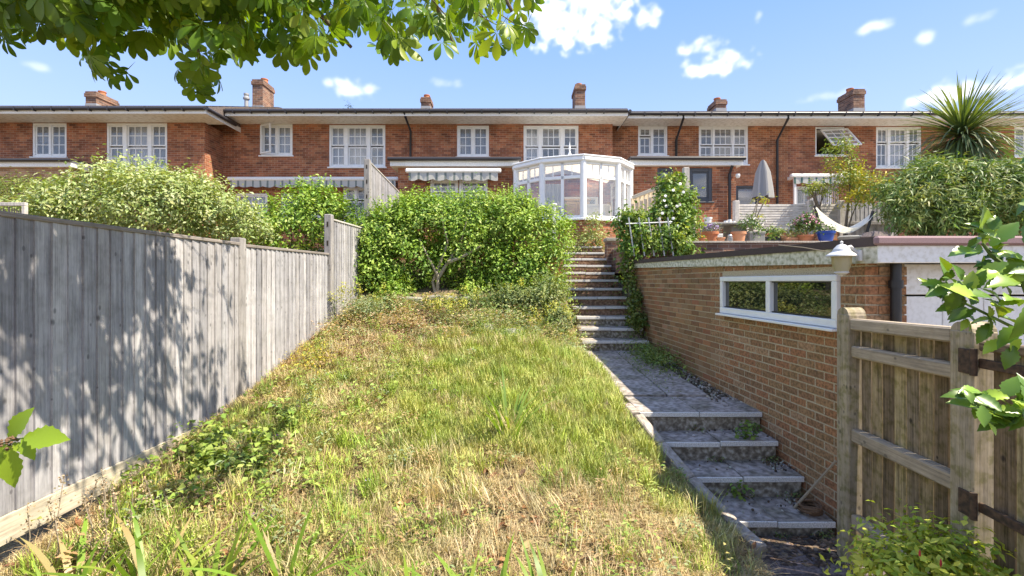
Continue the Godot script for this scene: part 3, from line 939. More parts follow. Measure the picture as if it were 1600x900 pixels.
func make_conservatory():
	var P := [Vector3(0.13, 0, -16.55), Vector3(0.13, 0, -13.95), Vector3(0.88, 0, -13.25), Vector3(2.02, 0, -12.9), Vector3(3.08, 0, -13.25), Vector3(3.62, 0, -13.95), Vector3(3.62, 0, -16.55)]
	var t := thing("conservatory", "white framed glass conservatory with faceted front on a brick plinth", "conservatory", Vector3(1.9, 0.8, -14.8))
	var sill := 1.74
	var eave := 3.42
	var mid := 2.98
	var pl := begin()
	var si := begin()
	var ev := begin()
	for k in P.size() - 1:
		var a: Vector3 = P[k]
		var b: Vector3 = P[k + 1]
		var dir := (b - a).normalized()
		var nrm := Vector3(-dir.z, 0, dir.x)
		if nrm.dot((a + b) / 2 - Vector3(1.9, 0, -15.2)) < 0: nrm = -nrm
		var len := (b - a).length()
		var bs := Basis(dir, Vector3.UP, dir.cross(Vector3.UP))
		var c := (a + b) / 2
		bx(pl, c + Vector3(0, (sill + 0.5) / 2, 0) - nrm * 0.06, Vector3(len + 0.06, sill - 0.5, 0.2), bs, 0.0, Vector2(k * 3.3, 0.5))
		bx(si, c + Vector3(0, sill + 0.03, 0) + nrm * 0.01, Vector3(len + 0.05, 0.06, 0.2), bs, 0.01)
		bx(ev, c + Vector3(0, eave + 0.06, 0) + nrm * 0.04, Vector3(len + 0.06, 0.13, 0.17), bs, 0.03)
		bx(ev, c + Vector3(0, eave + 0.15, 0) + nrm * 0.1, Vector3(len + 0.11, 0.05, 0.06), bs, 0.015)
		# two lights a side, with fanlights
		var n := 2 if len < 2.0 else 4
		var side := begin()
		for q in n + 1:
			var x := lerpf(0.045, len - 0.045, float(q) / n)
			bx(side, a + dir * x + Vector3(0, (sill + eave) / 2 + 0.03, 0), Vector3(0.085, eave - sill - 0.06, 0.07), bs, 0.008)
		for y in [sill + 0.1, mid, eave - 0.03]:
			bx(side, c + Vector3(0, y, 0) + nrm * 0.002, Vector3(len - 0.08, 0.095, 0.066), bs, 0.008)
		var sd := part(t, side, "frame", M.white_plastic)
		for q in n:
			for r in [[sill + 0.12, mid - 0.02], [mid + 0.02, eave - 0.05]]:
				var g := begin()
				var x := lerpf(0.045, len - 0.045, (q + 0.5) / n)
				bx(g, a + dir * x + Vector3(0, (r[0] + r[1]) / 2, 0), Vector3(len / n - 0.06, r[1] - r[0], 0.008), bs)
				part(sd, g, "pane", M.glass)
				if r[1] > mid + 0.1:
					var gb := begin()
					bx(gb, a + dir * x + Vector3(0, (r[0] + r[1]) / 2, 0), Vector3(0.022, r[1] - r[0], 0.026), bs)
					part(sd, gb, "glazing_bar", M.white_plastic)
	for k in range(1, P.size() - 1):
		var po := begin()
		tube(po, [P[k] + Vector3(0, sill + 0.06, 0), P[k] + Vector3(0, eave + 0.02, 0)], [0.095], 8)
		part(t, po, "corner_post", M.white_plastic)
	part(t, pl, "plinth", M.brick_facade)
	part(t, si, "sill", M.white_plastic)
	part(t, ev, "eaves_gutter", M.white_plastic)
	var rf := begin()
	var R0 := Vector3(1.88, 3.93, -14.9)
	var R1 := Vector3(1.88, 3.93, -16.55)
	var E := []
	for p in P: E.append(Vector3(p.x, eave + 0.13, p.z))
	for k in range(1, 5): tri(rf, E[k], E[k + 1], R0, (E[k + 1] - E[k]).cross(R0 - E[k]).normalized() * (1.0 if (E[k + 1] - E[k]).cross(R0 - E[k]).y > 0 else -1.0))
	quad(rf, E[0], E[1], R0, R1, Vector3(-0.3, 1, 0).normalized())
	quad(rf, E[6], E[5], R0, R1, Vector3(0.3, 1, 0).normalized())
	var roof := part(t, rf, "roof_glazing", M.polycarbonate)
	for k in range(1, 6):
		var rb := begin()
		tube(rb, [E[k] + Vector3(0, 0.03, 0), R0 + Vector3(0, 0.03, 0)], [0.035], 6)
		part(roof, rb, "rafter", M.white_plastic)
	var fin := begin()
	lathe(fin, R0 + Vector3(0, 0.02, 0.05), [[0.09, 0], [0.05, 0.12], [0.07, 0.18], [0.02, 0.3], [0.035, 0.4], [0.0, 0.62]], 10)
	part(t, fin, "finial", M.white_plastic)
	var fl := begin()
	lim(fl, 0.3, 3.45, 0.86, 0.95, -16.5, -13.6)
	part(t, fl, "floor", M.floor_wood)
	# what stands inside
	var cb := thing("display_cabinet", "pale wooden cabinet with glazed door inside the conservatory", "cabinet", Vector3(2.3, 0.95, -16.2))
	var cw := begin()
	lim(cw, 1.9, 2.75, 0.951, 2.85, -16.5, -16.1, 0.01)
	lim(cw, 1.85, 2.8, 2.851, 2.92, -16.52, -16.06, 0.01)
	part(cb, cw, "carcass", M.cabinet_wood)
	for s in [2.12, 2.54]:
		var dr := begin()
		lim(dr, s - 0.19, s - 0.14, 1.0, 2.8, -16.098, -16.07, 0.004)
		lim(dr, s + 0.14, s + 0.19, 1.0, 2.8, -16.098, -16.07, 0.004)
		for y in [1.0, 1.6, 2.2, 2.74]: lim(dr, s - 0.139, s + 0.139, y, y + 0.06, -16.098, -16.072, 0.004)
		part(cb, dr, "door", M.cabinet_wood)
	var bl := begin()
	folds(bl, 1.0, 1.5, 1.0, 2.95, -13.75, 0.03)
	var bo := part(self, bl, "window_blind", M.curtain)
	tag(bo, "pale vertical blind gathered behind the conservatory glass", "blind")
	var b2 := begin()
	lim(b2, 2.2, 3.0, 1.75, 2.35, -14.3, -13.75, 0.05)
	lim(b2, 2.2, 3.0, 0.951, 1.749, -14.28, -13.77, 0.02)
	var so := part(self, b2, "armchair", M.blind)
	tag(so, "tan upholstered armchair back seen low through the conservatory glass", "armchair")

# ---------------------------------------------------------------- garage, gate, fences
func make_garage():
	var c1 := Vector3(2.44, 0, -9.1)   # far corner
	var c0 := Vector3(2.71, 0, -3.5)   # near corner
	var ax := (c0 - c1).normalized()
	var out := ax.cross(Vector3.UP)    # towards the steps
	var L := (c0 - c1).length()
	var bs := Basis(ax, Vector3.UP, out)
	var g := thing("brick_garage", "flat roofed brick garage beside the steps, with peeling white fascia and long window", "garage", Vector3(4.0, -2.14, -6.3))
	# mortar backing
	var w0 := L - (5.65 - 3.5) / 0.9988
	var w1 := L - (3.75 - 3.5) / 0.9988
	var y0 := -0.385
	var y1 := 0.058
	var mt := begin()
	for r in [[0.0, w0, -2.2, 0.3], [w1, L - 0.001, -2.2, 0.14], [w0, w1, -2.2, y0], [w0, w1, y1, 0.16]]:
		bx(mt, c1 + ax * ((r[0] + r[1]) / 2) + Vector3(0, (r[2] + r[3]) / 2, 0) - out * 0.06, Vector3(r[1] - r[0], r[3] - r[2], 0.1), bs)
	# front pier and the other walls
	lim(mt, 2.722, 3.03, -2.2, 0.14, -3.66, -3.512)
	lim(mt, 5.6, 5.75, -2.2, 0.14, -9.1, -3.5)
	lim(mt, 2.55, 5.6, -2.2, 0.3, -9.2, -9.05)
	part(g, mt, "mortar", M.mortar)
	# bricks
	var unit := begin()
	bx(unit, Vector3.ZERO, Vector3.ONE, Basis.IDENTITY, 0.035)
	var um := unit.commit()
	var list := []
	for row in 33:
		var yb := -2.205 + row * 0.075 + 0.005
		var off := 0.1125 if row % 2 else 0.0
		var k := 0
		while k * 0.225 - off < L:
			var a := maxf(k * 0.225 - off + 0.005, 0.003)
			var b := minf((k + 1) * 0.225 - off - 0.005, L)
			k += 1
			if b - a < 0.03: continue
			var parts := [[a, b]]
			if yb + 0.065 > y0 - 0.003 and yb < y1 + 0.003:
				parts = []
				if a < w0: parts.append([a, minf(b, w0 - 0.004)])
				if b > w1: parts.append([maxf(a, w1 + 0.004), b])
			for p in parts:
				if p[1] - p[0] < 0.03: continue
				var s: float = (p[0] + p[1]) / 2
				var d := 3.5 + (L - s) * 0.9988
				var ceil_y := lerpf(0.3, 0.16, s / L)
				if yb > ceil_y: continue
				if yb + 0.07 < ground_y(2.5, d) - 0.15 + (0.35 if d > 8.3 else 0.0): continue
				list.append([d, c1 + ax * s + Vector3(0, yb + 0.0325, 0) - out * 0.0555, Vector3(p[1] - p[0] - 0.002, 0.063, 0.1), bs, s, yb])
	for row in 33:
		var yb := -2.205 + row * 0.075 + 0.005
		if yb > 0.12 or yb < -1.0: continue
		for p in ([[0.0, 0.215], [0.225, 0.32]] if row % 2 else [[0.0, 0.1], [0.11, 0.32]]):
			list.append([3.3, Vector3(2.716 + (p[0] + p[1]) / 2, yb + 0.0325, -3.548), Vector3(p[1] - p[0], 0.065, 0.1), Basis.IDENTITY, 5.3, yb])
	list.sort_custom(func(p, q): return p[0] < q[0])
	var far := begin()
	far.set_color(Color.WHITE)
	for k in list.size():
		var b: Array = list[k]
		var tone := rng.randi() % 8
		# the far and low bricks are lichened tan, the near ones redder
		var n := noise.get_noise_2d(b[4] * 45, b[5] * 70)
		if b[0] > 5.0 and tone in [0, 4] and rng.randf() < 0.35: tone = 2
		if b[0] < 3.4: tone = [0, 4, 0, 1, 7, 4][rng.randi() % 6]
		elif b[0] < 4.6 and rng.randf() < 0.45: tone = [0, 4, 6, 1][rng.randi() % 4]
		if n > 0.32 and b[0] > 5.5: tone = [3, 6][rng.randi() % 2]
		var jit := Basis(Vector3.UP, rng.randf_range(-0.012, 0.012)) * Basis(Vector3.FORWARD, rng.randf_range(-0.008, 0.008))
		var pos: Vector3 = b[1] + b[3].z * rng.randf_range(-0.003, 0.003)
		if k < 296:
			piece(g, um, "brick", M["wall_brick_%d" % tone], Transform3D(b[3] * jit * Basis.from_scale(b[2]), pos))
		else:
			var c: Color = M.brick_tones[tone]
			c = vary(c, 0.15)
			far.set_color(c)
			bx(far, pos, b[2], b[3] * jit, 0.0)
	var fo := part(g, far, "brick_courses", M.wall_brick_mixed)
	fo.set_meta("kind", "stuff")
	# window
	var wn := begin()
	var wc := func(s: float, y: float, z: float) -> Vector3: return c1 + ax * s + Vector3(0, y, 0) + out * z
	var fr := begin()
	var sp := L - (4.68 - 3.5) / 0.9988
	for r in [[w0, w1, y1 - 0.055, y1], [w0, w1, y0, y0 + 0.07]]:
		bx(fr, wc.call((r[0] + r[1]) / 2, (r[2] + r[3]) / 2, -0.005), Vector3(r[1] - r[0], r[3] - r[2], 0.07), bs, 0.006)
	for r in [[w0, w0 + 0.06], [sp - 0.035, sp + 0.035], [w1 - 0.06, w1]]:
		bx(fr, wc.call((r[0] + r[1]) / 2, (y0 + 0.07 + y1 - 0.055) / 2, -0.006), Vector3(r[1] - r[0], y1 - y0 - 0.126, 0.068), bs, 0.006)
	var win := part(g, fr, "window", M.white_plastic)
	var sl := begin()
	bx(sl, wc.call((w0 + w1) / 2, y0 - 0.016, 0.03), Vector3(w1 - w0 + 0.03, 0.024, 0.1), bs, 0.004)
	part(win, sl, "sill", M.white_plastic)
	for r in [[w0 + 0.058, sp - 0.033], [sp + 0.033, w1 - 0.058]]:
		var gl := begin()
		bx(gl, wc.call((r[0] + r[1]) / 2, (y0 + y1) / 2 + 0.008, -0.02), Vector3(r[1] - r[0], y1 - y0 - 0.12, 0.006), bs)
		part(win, gl, "pane", M.mirror_glass)
		var be := begin()
		for y in [y0 + 0.077, y1 - 0.062]: bx(be, wc.call((r[0] + r[1]) / 2, y, -0.008), Vector3(r[1] - r[0], 0.012, 0.02), bs)
		part(win, be, "bead", M.gutter)
	# fascia along the side rises to the far end
	var side := func(st: SurfaceTool, f0: float, f1: float, n0: float, n1: float, z0: float, z1: float):
		var a: Vector3 = c1 - ax * 0.05
		var b: Vector3 = c0 + ax * 0.15
		var q := [a + Vector3(0, f0, 0), b + Vector3(0, n0, 0), b + Vector3(0, n1, 0), a + Vector3(0, f1, 0)]
		quad(st, q[0] + out * z1, q[1] + out * z1, q[2] + out * z1, q[3] + out * z1, out)
		quad(st, q[0] + out * z0, q[1] + out * z0, q[1] + out * z1, q[0] + out * z1, Vector3.DOWN)
		quad(st, q[3] + out * z0, q[2] + out * z0, q[2] + out * z1, q[3] + out * z1, Vector3.UP)
		quad(st, q[1] + out * z0, q[1] + out * z1, q[2] + out * z1, q[2] + out * z0, ax)
		quad(st, q[0] + out * z0, q[0] + out * z1, q[3] + out * z1, q[3] + out * z0, -ax)
	var sf := begin()
	side.call(sf, 0.275, 0.365, 0.135, 0.268, -0.03, 0.03)
	part(g, sf, "side_fascia", M.mossy_paint)
	var ff := begin()
	lim(ff, 2.69, 5.9, 0.137, 0.267, -3.372, -3.344, 0.004)
	part(g, ff, "front_fascia", M.peeling_paint)
	var fe := begin()
	side.call(fe, 0.36, 0.425, 0.262, 0.33, -0.02, 0.045)
	part(g, fe, "side_felt_edge", M.felt_dark)
	var fp := begin()
	bx(fp, Vector3(4.28, 0.3, -3.34), Vector3(3.24, 0.068, 0.05), Basis.IDENTITY, 0.015)
	part(g, fp, "front_felt_edge", M.felt_pink)
	var rf := begin()
	quad(rf, Vector3(2.7, 0.325, -3.36), Vector3(5.9, 0.325, -3.36), Vector3(5.9, 0.415, -9.15), Vector3(2.42, 0.415, -9.15), Vector3.UP)
	quad(rf, Vector3(2.7, 0.14, -3.38), Vector3(5.9, 0.14, -3.38), Vector3(5.9, 0.28, -9.15), Vector3(2.44, 0.28, -9.15), Vector3.DOWN)
	quad(rf, Vector3(5.9, 0.14, -3.38), Vector3(5.9, 0.14, -9.15), Vector3(5.9, 0.415, -9.15), Vector3(5.9, 0.325, -3.38), Vector3.RIGHT)
	part(g, rf, "flat_roof", M.felt_dark)
	# front: lintel board, door in boards, downpipe
	var lb := begin()
	lim(lb, 3.03, 5.6, -0.1, 0.136, -3.56, -3.52, 0.004)
	part(g, lb, "lintel_board", M.peeling_paint)
	for k in 8:
		var db := begin()
		lim(db, 3.034 + k * 0.32, 3.348 + k * 0.32, -2.12, -0.115, -3.6, -3.54, 0.004)
		part(g, db, "door_board", M.white_paint)
	pipe(g, [Vector3(2.915, 0.2, -3.455), Vector3(2.915, -2.1, -3.455)], 0.036)
	for y in [-0.05, -1.2]:
		var cl := begin()
		lathe(cl, Vector3(2.915, y, -3.455), [[0.036, 0], [0.046, 0], [0.046, 0.06], [0.036, 0.06]], 12)
		part(g, cl, "pipe_collar", M.black_pipe)
	# lantern on the fascia
	var lp := Vector3(2.535, 0.15, -3.5)
	var t := thing("wall_lantern", "white hooded outdoor lantern with ribbed cream glass on the garage fascia", "lantern", lp)
	var hd := begin()
	lathe(hd, lp, [[0.0, 0.165], [0.012, 0.155], [0.008, 0.14], [0.03, 0.13], [0.055, 0.1], [0.062, 0.082], [0.1, 0.055], [0.104, 0.045], [0.07, 0.04]], 20)
	part(t, hd, "hood", M.lamp_metal)
	var gs := begin()
	for k in 24:
		var a := TAU * k / 24
		var b := TAU * (k + 0.5) / 24
		var c := TAU * (k + 1) / 24
		for s in [[a, b, 0.0, -0.004], [b, c, -0.004, 0.0]]:
			var pr := [[0.066, 0.042], [0.064, -0.01], [0.045, -0.075]]
			for q in 2:
				var pt := func(g_: float, i: int, e: float) -> Vector3: return lp + Vector3(cos(g_) * (pr[i][0] + e), pr[i][1], sin(g_) * (pr[i][0] + e))
				var m: float = (s[0] + s[1]) / 2
				quad(gs, pt.call(s[0], q, s[2]), pt.call(s[1], q, s[3]), pt.call(s[1], q + 1, s[3]), pt.call(s[0], q + 1, s[2]), Vector3(cos(m), 0.1, sin(m)).normalized())
	part(t, gs, "glass_shade", M.lamp_glass)
	var bt := begin()
	lathe(bt, lp, [[0.047, -0.074], [0.05, -0.08], [0.03, -0.095], [0.012, -0.1], [0.0, -0.115]], 16)
	part(t, bt, "base_cap", M.lamp_metal)
	var ar := begin()
	tube(ar, [lp + Vector3(0.0, 0.1, 0), lp + Vector3(0.07, 0.12, 0), lp + Vector3(0.11, 0.08, 0.0), lp + Vector3(0.15, 0.05, 0.0)], [0.012], 8)
	lathe(ar, lp + Vector3(0.135, 0.05, 0), [[0.0, -0.045], [0.03, -0.04], [0.03, 0.04], [0.0, 0.045]], 12, 0.5, 1.0)
	part(t, ar, "bracket", M.lamp_metal)
	var cable := begin()
	tube(cable, [Vector3(2.52, 0.345, -4.3), Vector3(2.56, 0.3, -4.0), Vector3(2.61, 0.22, -3.62)], [0.004], 5)
	tag(part(self, cable, "lamp_cable", M.stick), "thin cable running from the flat roof edge to the lantern", "cable")

func round_post(st: SurfaceTool, c: Vector3, w: float, d: float, y0: float, y1: float, basis := Basis.IDENTITY, uo := Vector2.ZERO):
	# square post with a rounded head
	var r := w / 2
	var yb := y1 - r * 0.8
	bx(st, Vector3(c.x, (y0 + yb) / 2, c.z), Vector3(w, yb - y0, d), basis, 0.008, uo)
	var n := 8
	for k in n:
		var a := PI * k / n
		var b := PI * (k + 1) / n
		var p := Vector3(-cos(a) * (r - 0.004), sin(a) * r * 0.8 - 0.008, 0)
		var q := Vector3(-cos(b) * (r - 0.004), sin(b) * r * 0.8 - 0.008, 0)
		var o := Vector3(c.x, yb, c.z)
		var dz := Vector3(0, 0, d / 2 - 0.004)
		quad(st, o + basis * (p - dz), o + basis * (p + dz), o + basis * (q + dz), o + basis * (q - dz), basis * Vector3(-cos((a + b) / 2), sin((a + b) / 2), 0), [uo, uo + Vector2(0.1, 0), uo + Vector2(0.1, 0.03), uo + Vector2(0, 0.03)])
		for s in [-1.0, 1.0]:
			tri(st, o + basis * (dz * s), o + basis * (p + dz * s), o + basis * (q + dz * s), basis * Vector3(0, 0, s), uo, uo + Vector2(p.x, p.y), uo + Vector2(q.x, q.y))

func make_gate():
	var a := Vector3(2.55, 0, -3.42)
	var b := Vector3(2.475, 0, -2.44)
	var ax := (b - a).normalized()
	var out := -ax.cross(Vector3.UP)
	if out.x > 0: out = -out
	var bs := Basis(ax, Vector3.UP, ax.cross(Vector3.UP))
	var g := thing("wooden_fence_panel", "weathered brown boarded gate panel between two round topped posts at the garage corner", "fence panel", Vector3(2.51, -2.1, -2.95))
	var p1 := begin()
	round_post(p1, a, 0.14, 0.13, -2.2, -0.185, bs, Vector2(0.3, 0.1))
	part(g, p1, "post", M.gate_post)
	var p2 := begin()
	round_post(p2, b, 0.14, 0.13, -2.2, -0.205, bs, Vector2(1.3, 0.4))
	part(g, p2, "post", M.gate_post)
	var len := (b - a).length()
	var n := 8
	for k in n:
		var s := lerpf(0.075, len - 0.075, (k + 0.5) / n)
		var w := (len - 0.15) / n - rng.randf_range(0.003, 0.009)
		var st := begin()
		bx(st, a + ax * s + Vector3(0, -1.15 + rng.randf_range(-0.01, 0.01), 0) - out * (0.03 + rng.randf_range(0, 0.006)), Vector3(w, 1.68, 0.02), bs * Basis(Vector3.BACK, rng.randf_range(-0.006, 0.006)), 0.003, Vector2(rng.randf() * 3, rng.randf()))
		part(g, st, "board", M["gate_%d" % (k % 4)])
	for r in [[-0.315, 0.085, 0.085], [-0.515, 0.085, 0.07], [-1.13, 0.095, 0.07], [-1.76, 0.1, 0.07]]:
		var st := begin()
		var y: float = r[0]
		bar(st, a + ax * 0.07 + Vector3(0, y, 0) + out * 0.015, b - ax * 0.07 + Vector3(0, y + 0.02, 0) + out * 0.015, r[1], r[2], 0.01, Vector2(rng.randf() * 2, rng.randf()))
		part(g, st, "rail", M.gate_rail)
	# the leaf of the gate, hung on the second post with rusty straps
	var c := b + ax * 0.08
	var e := b + ax * 1.25
	var t := thing("wooden_gate", "brown boarded garden gate leaf hung on rusty iron strap hinges", "gate", Vector3(2.4, -2.1, -1.8))
	n = 10
	for k in n:
		var s := (k + 0.5) * 1.15 / n + 0.1
		var st := begin()
		bx(st, b + ax * s + Vector3(0, -1.2, 0) - out * 0.015, Vector3(1.15 / n - 0.006, 1.75, 0.022), bs, 0.003, Vector2(rng.randf() * 3, rng.randf()))
		part(t, st, "board", M["gate_%d" % ((k + 2) % 4)])
	var tr := begin()
	bar(tr, c + Vector3(0, -0.335, 0) + out * 0.02, e + Vector3(0, -0.31, 0) + out * 0.02, 0.05, 0.06, 0.008)
	part(t, tr, "rail", M.gate_2)
	for y in [-0.42, -1.17]:
		var hs := begin()
		bx(hs, b + ax * 0.03 + Vector3(0, y, 0) + out * 0.07, Vector3(0.07, 0.13, 0.012), bs, 0.003)
		bar(hs, b + ax * 0.07 + Vector3(0, y - 0.005, 0) + out * 0.03, e + Vector3(0, y - 0.005, 0) + out * 0.03, 0.05, 0.02, 0.004)
		tube(hs, [b + ax * 0.075 + Vector3(0, y - 0.07, 0) + out * 0.066, b + ax * 0.075 + Vector3(0, y + 0.07, 0) + out * 0.066], [0.016], 8)
		part(t, hs, "strap_hinge", M.rust)

# featheredge boards along z at x; each board leans a little over the next
var board_meshes := []
func feather_fence(t: Node3D, x: float, d0: float, d1: float, top0: float, top1: float, bot: Callable, pitch := 0.105):
	if board_meshes.is_empty():
		for k in 6:
			var st := begin()
			var o := Vector2(k * 0.37, k * 0.41)
			# wedge: thick edge at +z
			var h := 0.5
			var q := [Vector3(0, -h, 0.0625), Vector3(0.024, -h, 0.0625), Vector3(0.005, -h, -0.0625), Vector3(0, -h, -0.0625)]
			var up := Vector3(0, 1, 0)
			for i in 4:
				var a: Vector3 = q[i]
				var b: Vector3 = q[(i + 1) % 4]
				var nn := Vector3((b - a).z, 0, -(b - a).x).normalized()
				if nn.dot((a + b) / 2 - Vector3(0.005, -h, 0)) < 0: nn = -nn
				quad(st, a, b, b + up, a + up, nn, [Vector2(a.z, 0) + o, Vector2(b.z, 0) + o, Vector2(b.z, 1.55) + o, Vector2(a.z, 1.55) + o])
			quad(st, q[0], q[1], q[2], q[3], Vector3.DOWN)
			quad(st, q[0] + up, q[1] + up, q[2] + up, q[3] + up, Vector3.UP)
			board_meshes.append(st.commit())
	var d := d0
	while d < d1 - 0.02:
		var w := minf(pitch, d1 - d)
		var s := (d - d0) / (d1 - d0)
		var y1 := lerpf(top0, top1, s)
		var y0: float = bot.call(d + w / 2)
		var xf := Transform3D(Basis(Vector3.UP, -0.03) * Basis.from_scale(Vector3(1, y1 - y0, (w + 0.018) / 0.125)), Vector3(x + rng.randf_range(-0.002, 0.002), (y0 + y1) / 2, -(d + w / 2)))
		piece(t, board_meshes[rng.randi() % 6], "board", M["fence_%d" % (rng.randi() % 5)], xf)
		d += pitch

func make_fences():
	var x := -2.92
	var t := thing("garden_fence", "long grey featheredge board fence with level top beside the lawn", "fence", Vector3(x, -1.5, -4.0))
	feather_fence(t, x, 1.2, 4.84, 0.36, 0.385, func(_d): return -1.335)
	feather_fence(t, x, 4.97, 7.18, 0.375, 0.42, func(d): return minf(-1.335, 9.0) if d < 5.0 else maxf(-1.335, ground_y(-2.9, d) - 0.12))
	for d in [4.9]:
		var p := begin()
		lim(p, x - 0.085, x + 0.025, -1.6, 0.47, -d - 0.06, -d + 0.055, 0.008)
		part(t, p, "post", M.post_grey)
	for r in [[1.2, 4.84, 0.36, 0.385], [4.96, 7.2, 0.375, 0.42]]:
		var c := begin()
		bar(c, Vector3(x - 0.005, r[2] + 0.016, -r[0]), Vector3(x - 0.005, r[3] + 0.016, -r[1]), 0.032, 0.07, 0.005)
		part(t, c, "capping_rail", M.capping)
		var gb := begin()
		bar(gb, Vector3(x + 0.012, -1.42, -r[0]), Vector3(x + 0.012, -1.42, -r[1]), 0.165, 0.03, 0.004, Vector2(r[0], 0.3))
		part(t, gb, "gravel_board", M.gravel_board)
		for y in [0.15, -0.45, -1.15]:
			var rl := begin()
			bar(rl, Vector3(x - 0.04, y, -r[0]), Vector3(x - 0.04, y, -r[1]), 0.075, 0.06, 0.004)
			part(t, rl, "arris_rail", M.post_grey)
	var u := thing("tall_garden_fence", "taller stepped board fence with notched posts beside the big green bush", "fence", Vector3(x, -0.7, -9.0))
	var notched := func(d: float, y0: float, y1: float):
		var p := begin()
		lim(p, x - 0.06, x + 0.06, y0, y1, -d - 0.055, -d + 0.055, 0.012)
		var o := part(u, p, "post", M.post_grey)
		var n := begin()
		for k in 3: lim(n, x - 0.012, x + 0.012, y1 - 0.2 - k * 0.3, y1 - 0.12 - k * 0.3, -d + 0.0552, -d + 0.0575)
		part(o, n, "mortice", M.soil_dark)
	notched.call(7.26, -1.0, 1.07)
	notched.call(9.2, -0.5, 2.47)
	notched.call(11.75, 0.3, 2.3)
	feather_fence(u, x, 7.34, 9.12, 0.98, 1.02, func(d): return ground_y(-2.9, d) - 0.1)
	feather_fence(u, x, 9.27, 11.68, 2.42, 2.28, func(d): return ground_y(-2.9, d) - 0.1)
	for r in [[7.33, 9.13, 0.99, 1.03], [9.27, 11.68, 2.43, 2.29]]:
		var c := begin()
		bar(c, Vector3(x, r[2] + 0.014, -r[0]), Vector3(x, r[3] + 0.014, -r[1]), 0.028, 0.06, 0.005)
		part(u, c, "capping_rail", M.slat)
	# the neighbour's brushwood screen
	var s := thing("brushwood_screen", "grey framed brushwood screen showing above the fence capping", "screen", Vector3(-7.0, -0.5, -6.5))
	var fr := begin()
	var sx0 := X(-60, 6.5)
	var sx1 := X(41, 6.5)
	lim(fr, sx0, sx1, 1.08, 1.13, -6.53, -6.48, 0.005)
	lim(fr, sx1 - 0.05, sx1, -1.0, 1.079, -6.53, -6.48, 0.005)
	part(s, fr, "frame", M.slat)
	var br := begin()
	var q := sx0
	while q < sx1 - 0.06:
		bar(br, Vector3(q, -0.9, -6.505 + rng.randf_range(-0.01, 0.01)), Vector3(q + rng.randf_range(-0.02, 0.02), 1.0 + rng.randf_range(-0.05, 0.07), -6.505), 0.012, 0.012)
		q += 0.016
	part(s, br, "brushwood", M.stick).set_meta("kind", "stuff")

# ---------------------------------------------------------------- steps and paths
func slab_pair(t: Node3D, called: String, x0: float, x1: float, y: float, d0: float, d1: float, split: float, skew := 0.0):
	for r in [[x0, split - 0.004], [split + 0.004, x1]]:
		var dy := rng.randf_range(-0.006, 0.006)
		var st := begin()
		bx(st, Vector3((r[0] + r[1]) / 2, y - 0.025 + dy, -(d0 + d1) / 2 - 0.015), Vector3(r[1] - r[0], 0.05, d1 - d0 - 0.03), Basis(Vector3.FORWARD, rng.randf_range(-0.008, 0.008)) * Basis(Vector3.UP, rng.randf_range(-0.01, 0.01)), 0.006)
		var s := part(t, st, called, M.slab)
		var e := begin()
		bx(e, Vector3((r[0] + r[1]) / 2, y - 0.026 + dy, -d0 - 0.006), Vector3(r[1] - r[0], 0.05, 0.018), Basis(Vector3.UP, rng.randf_range(-0.01, 0.01)), 0.005)
		part(s, e, "nosing", M.slab_edge)

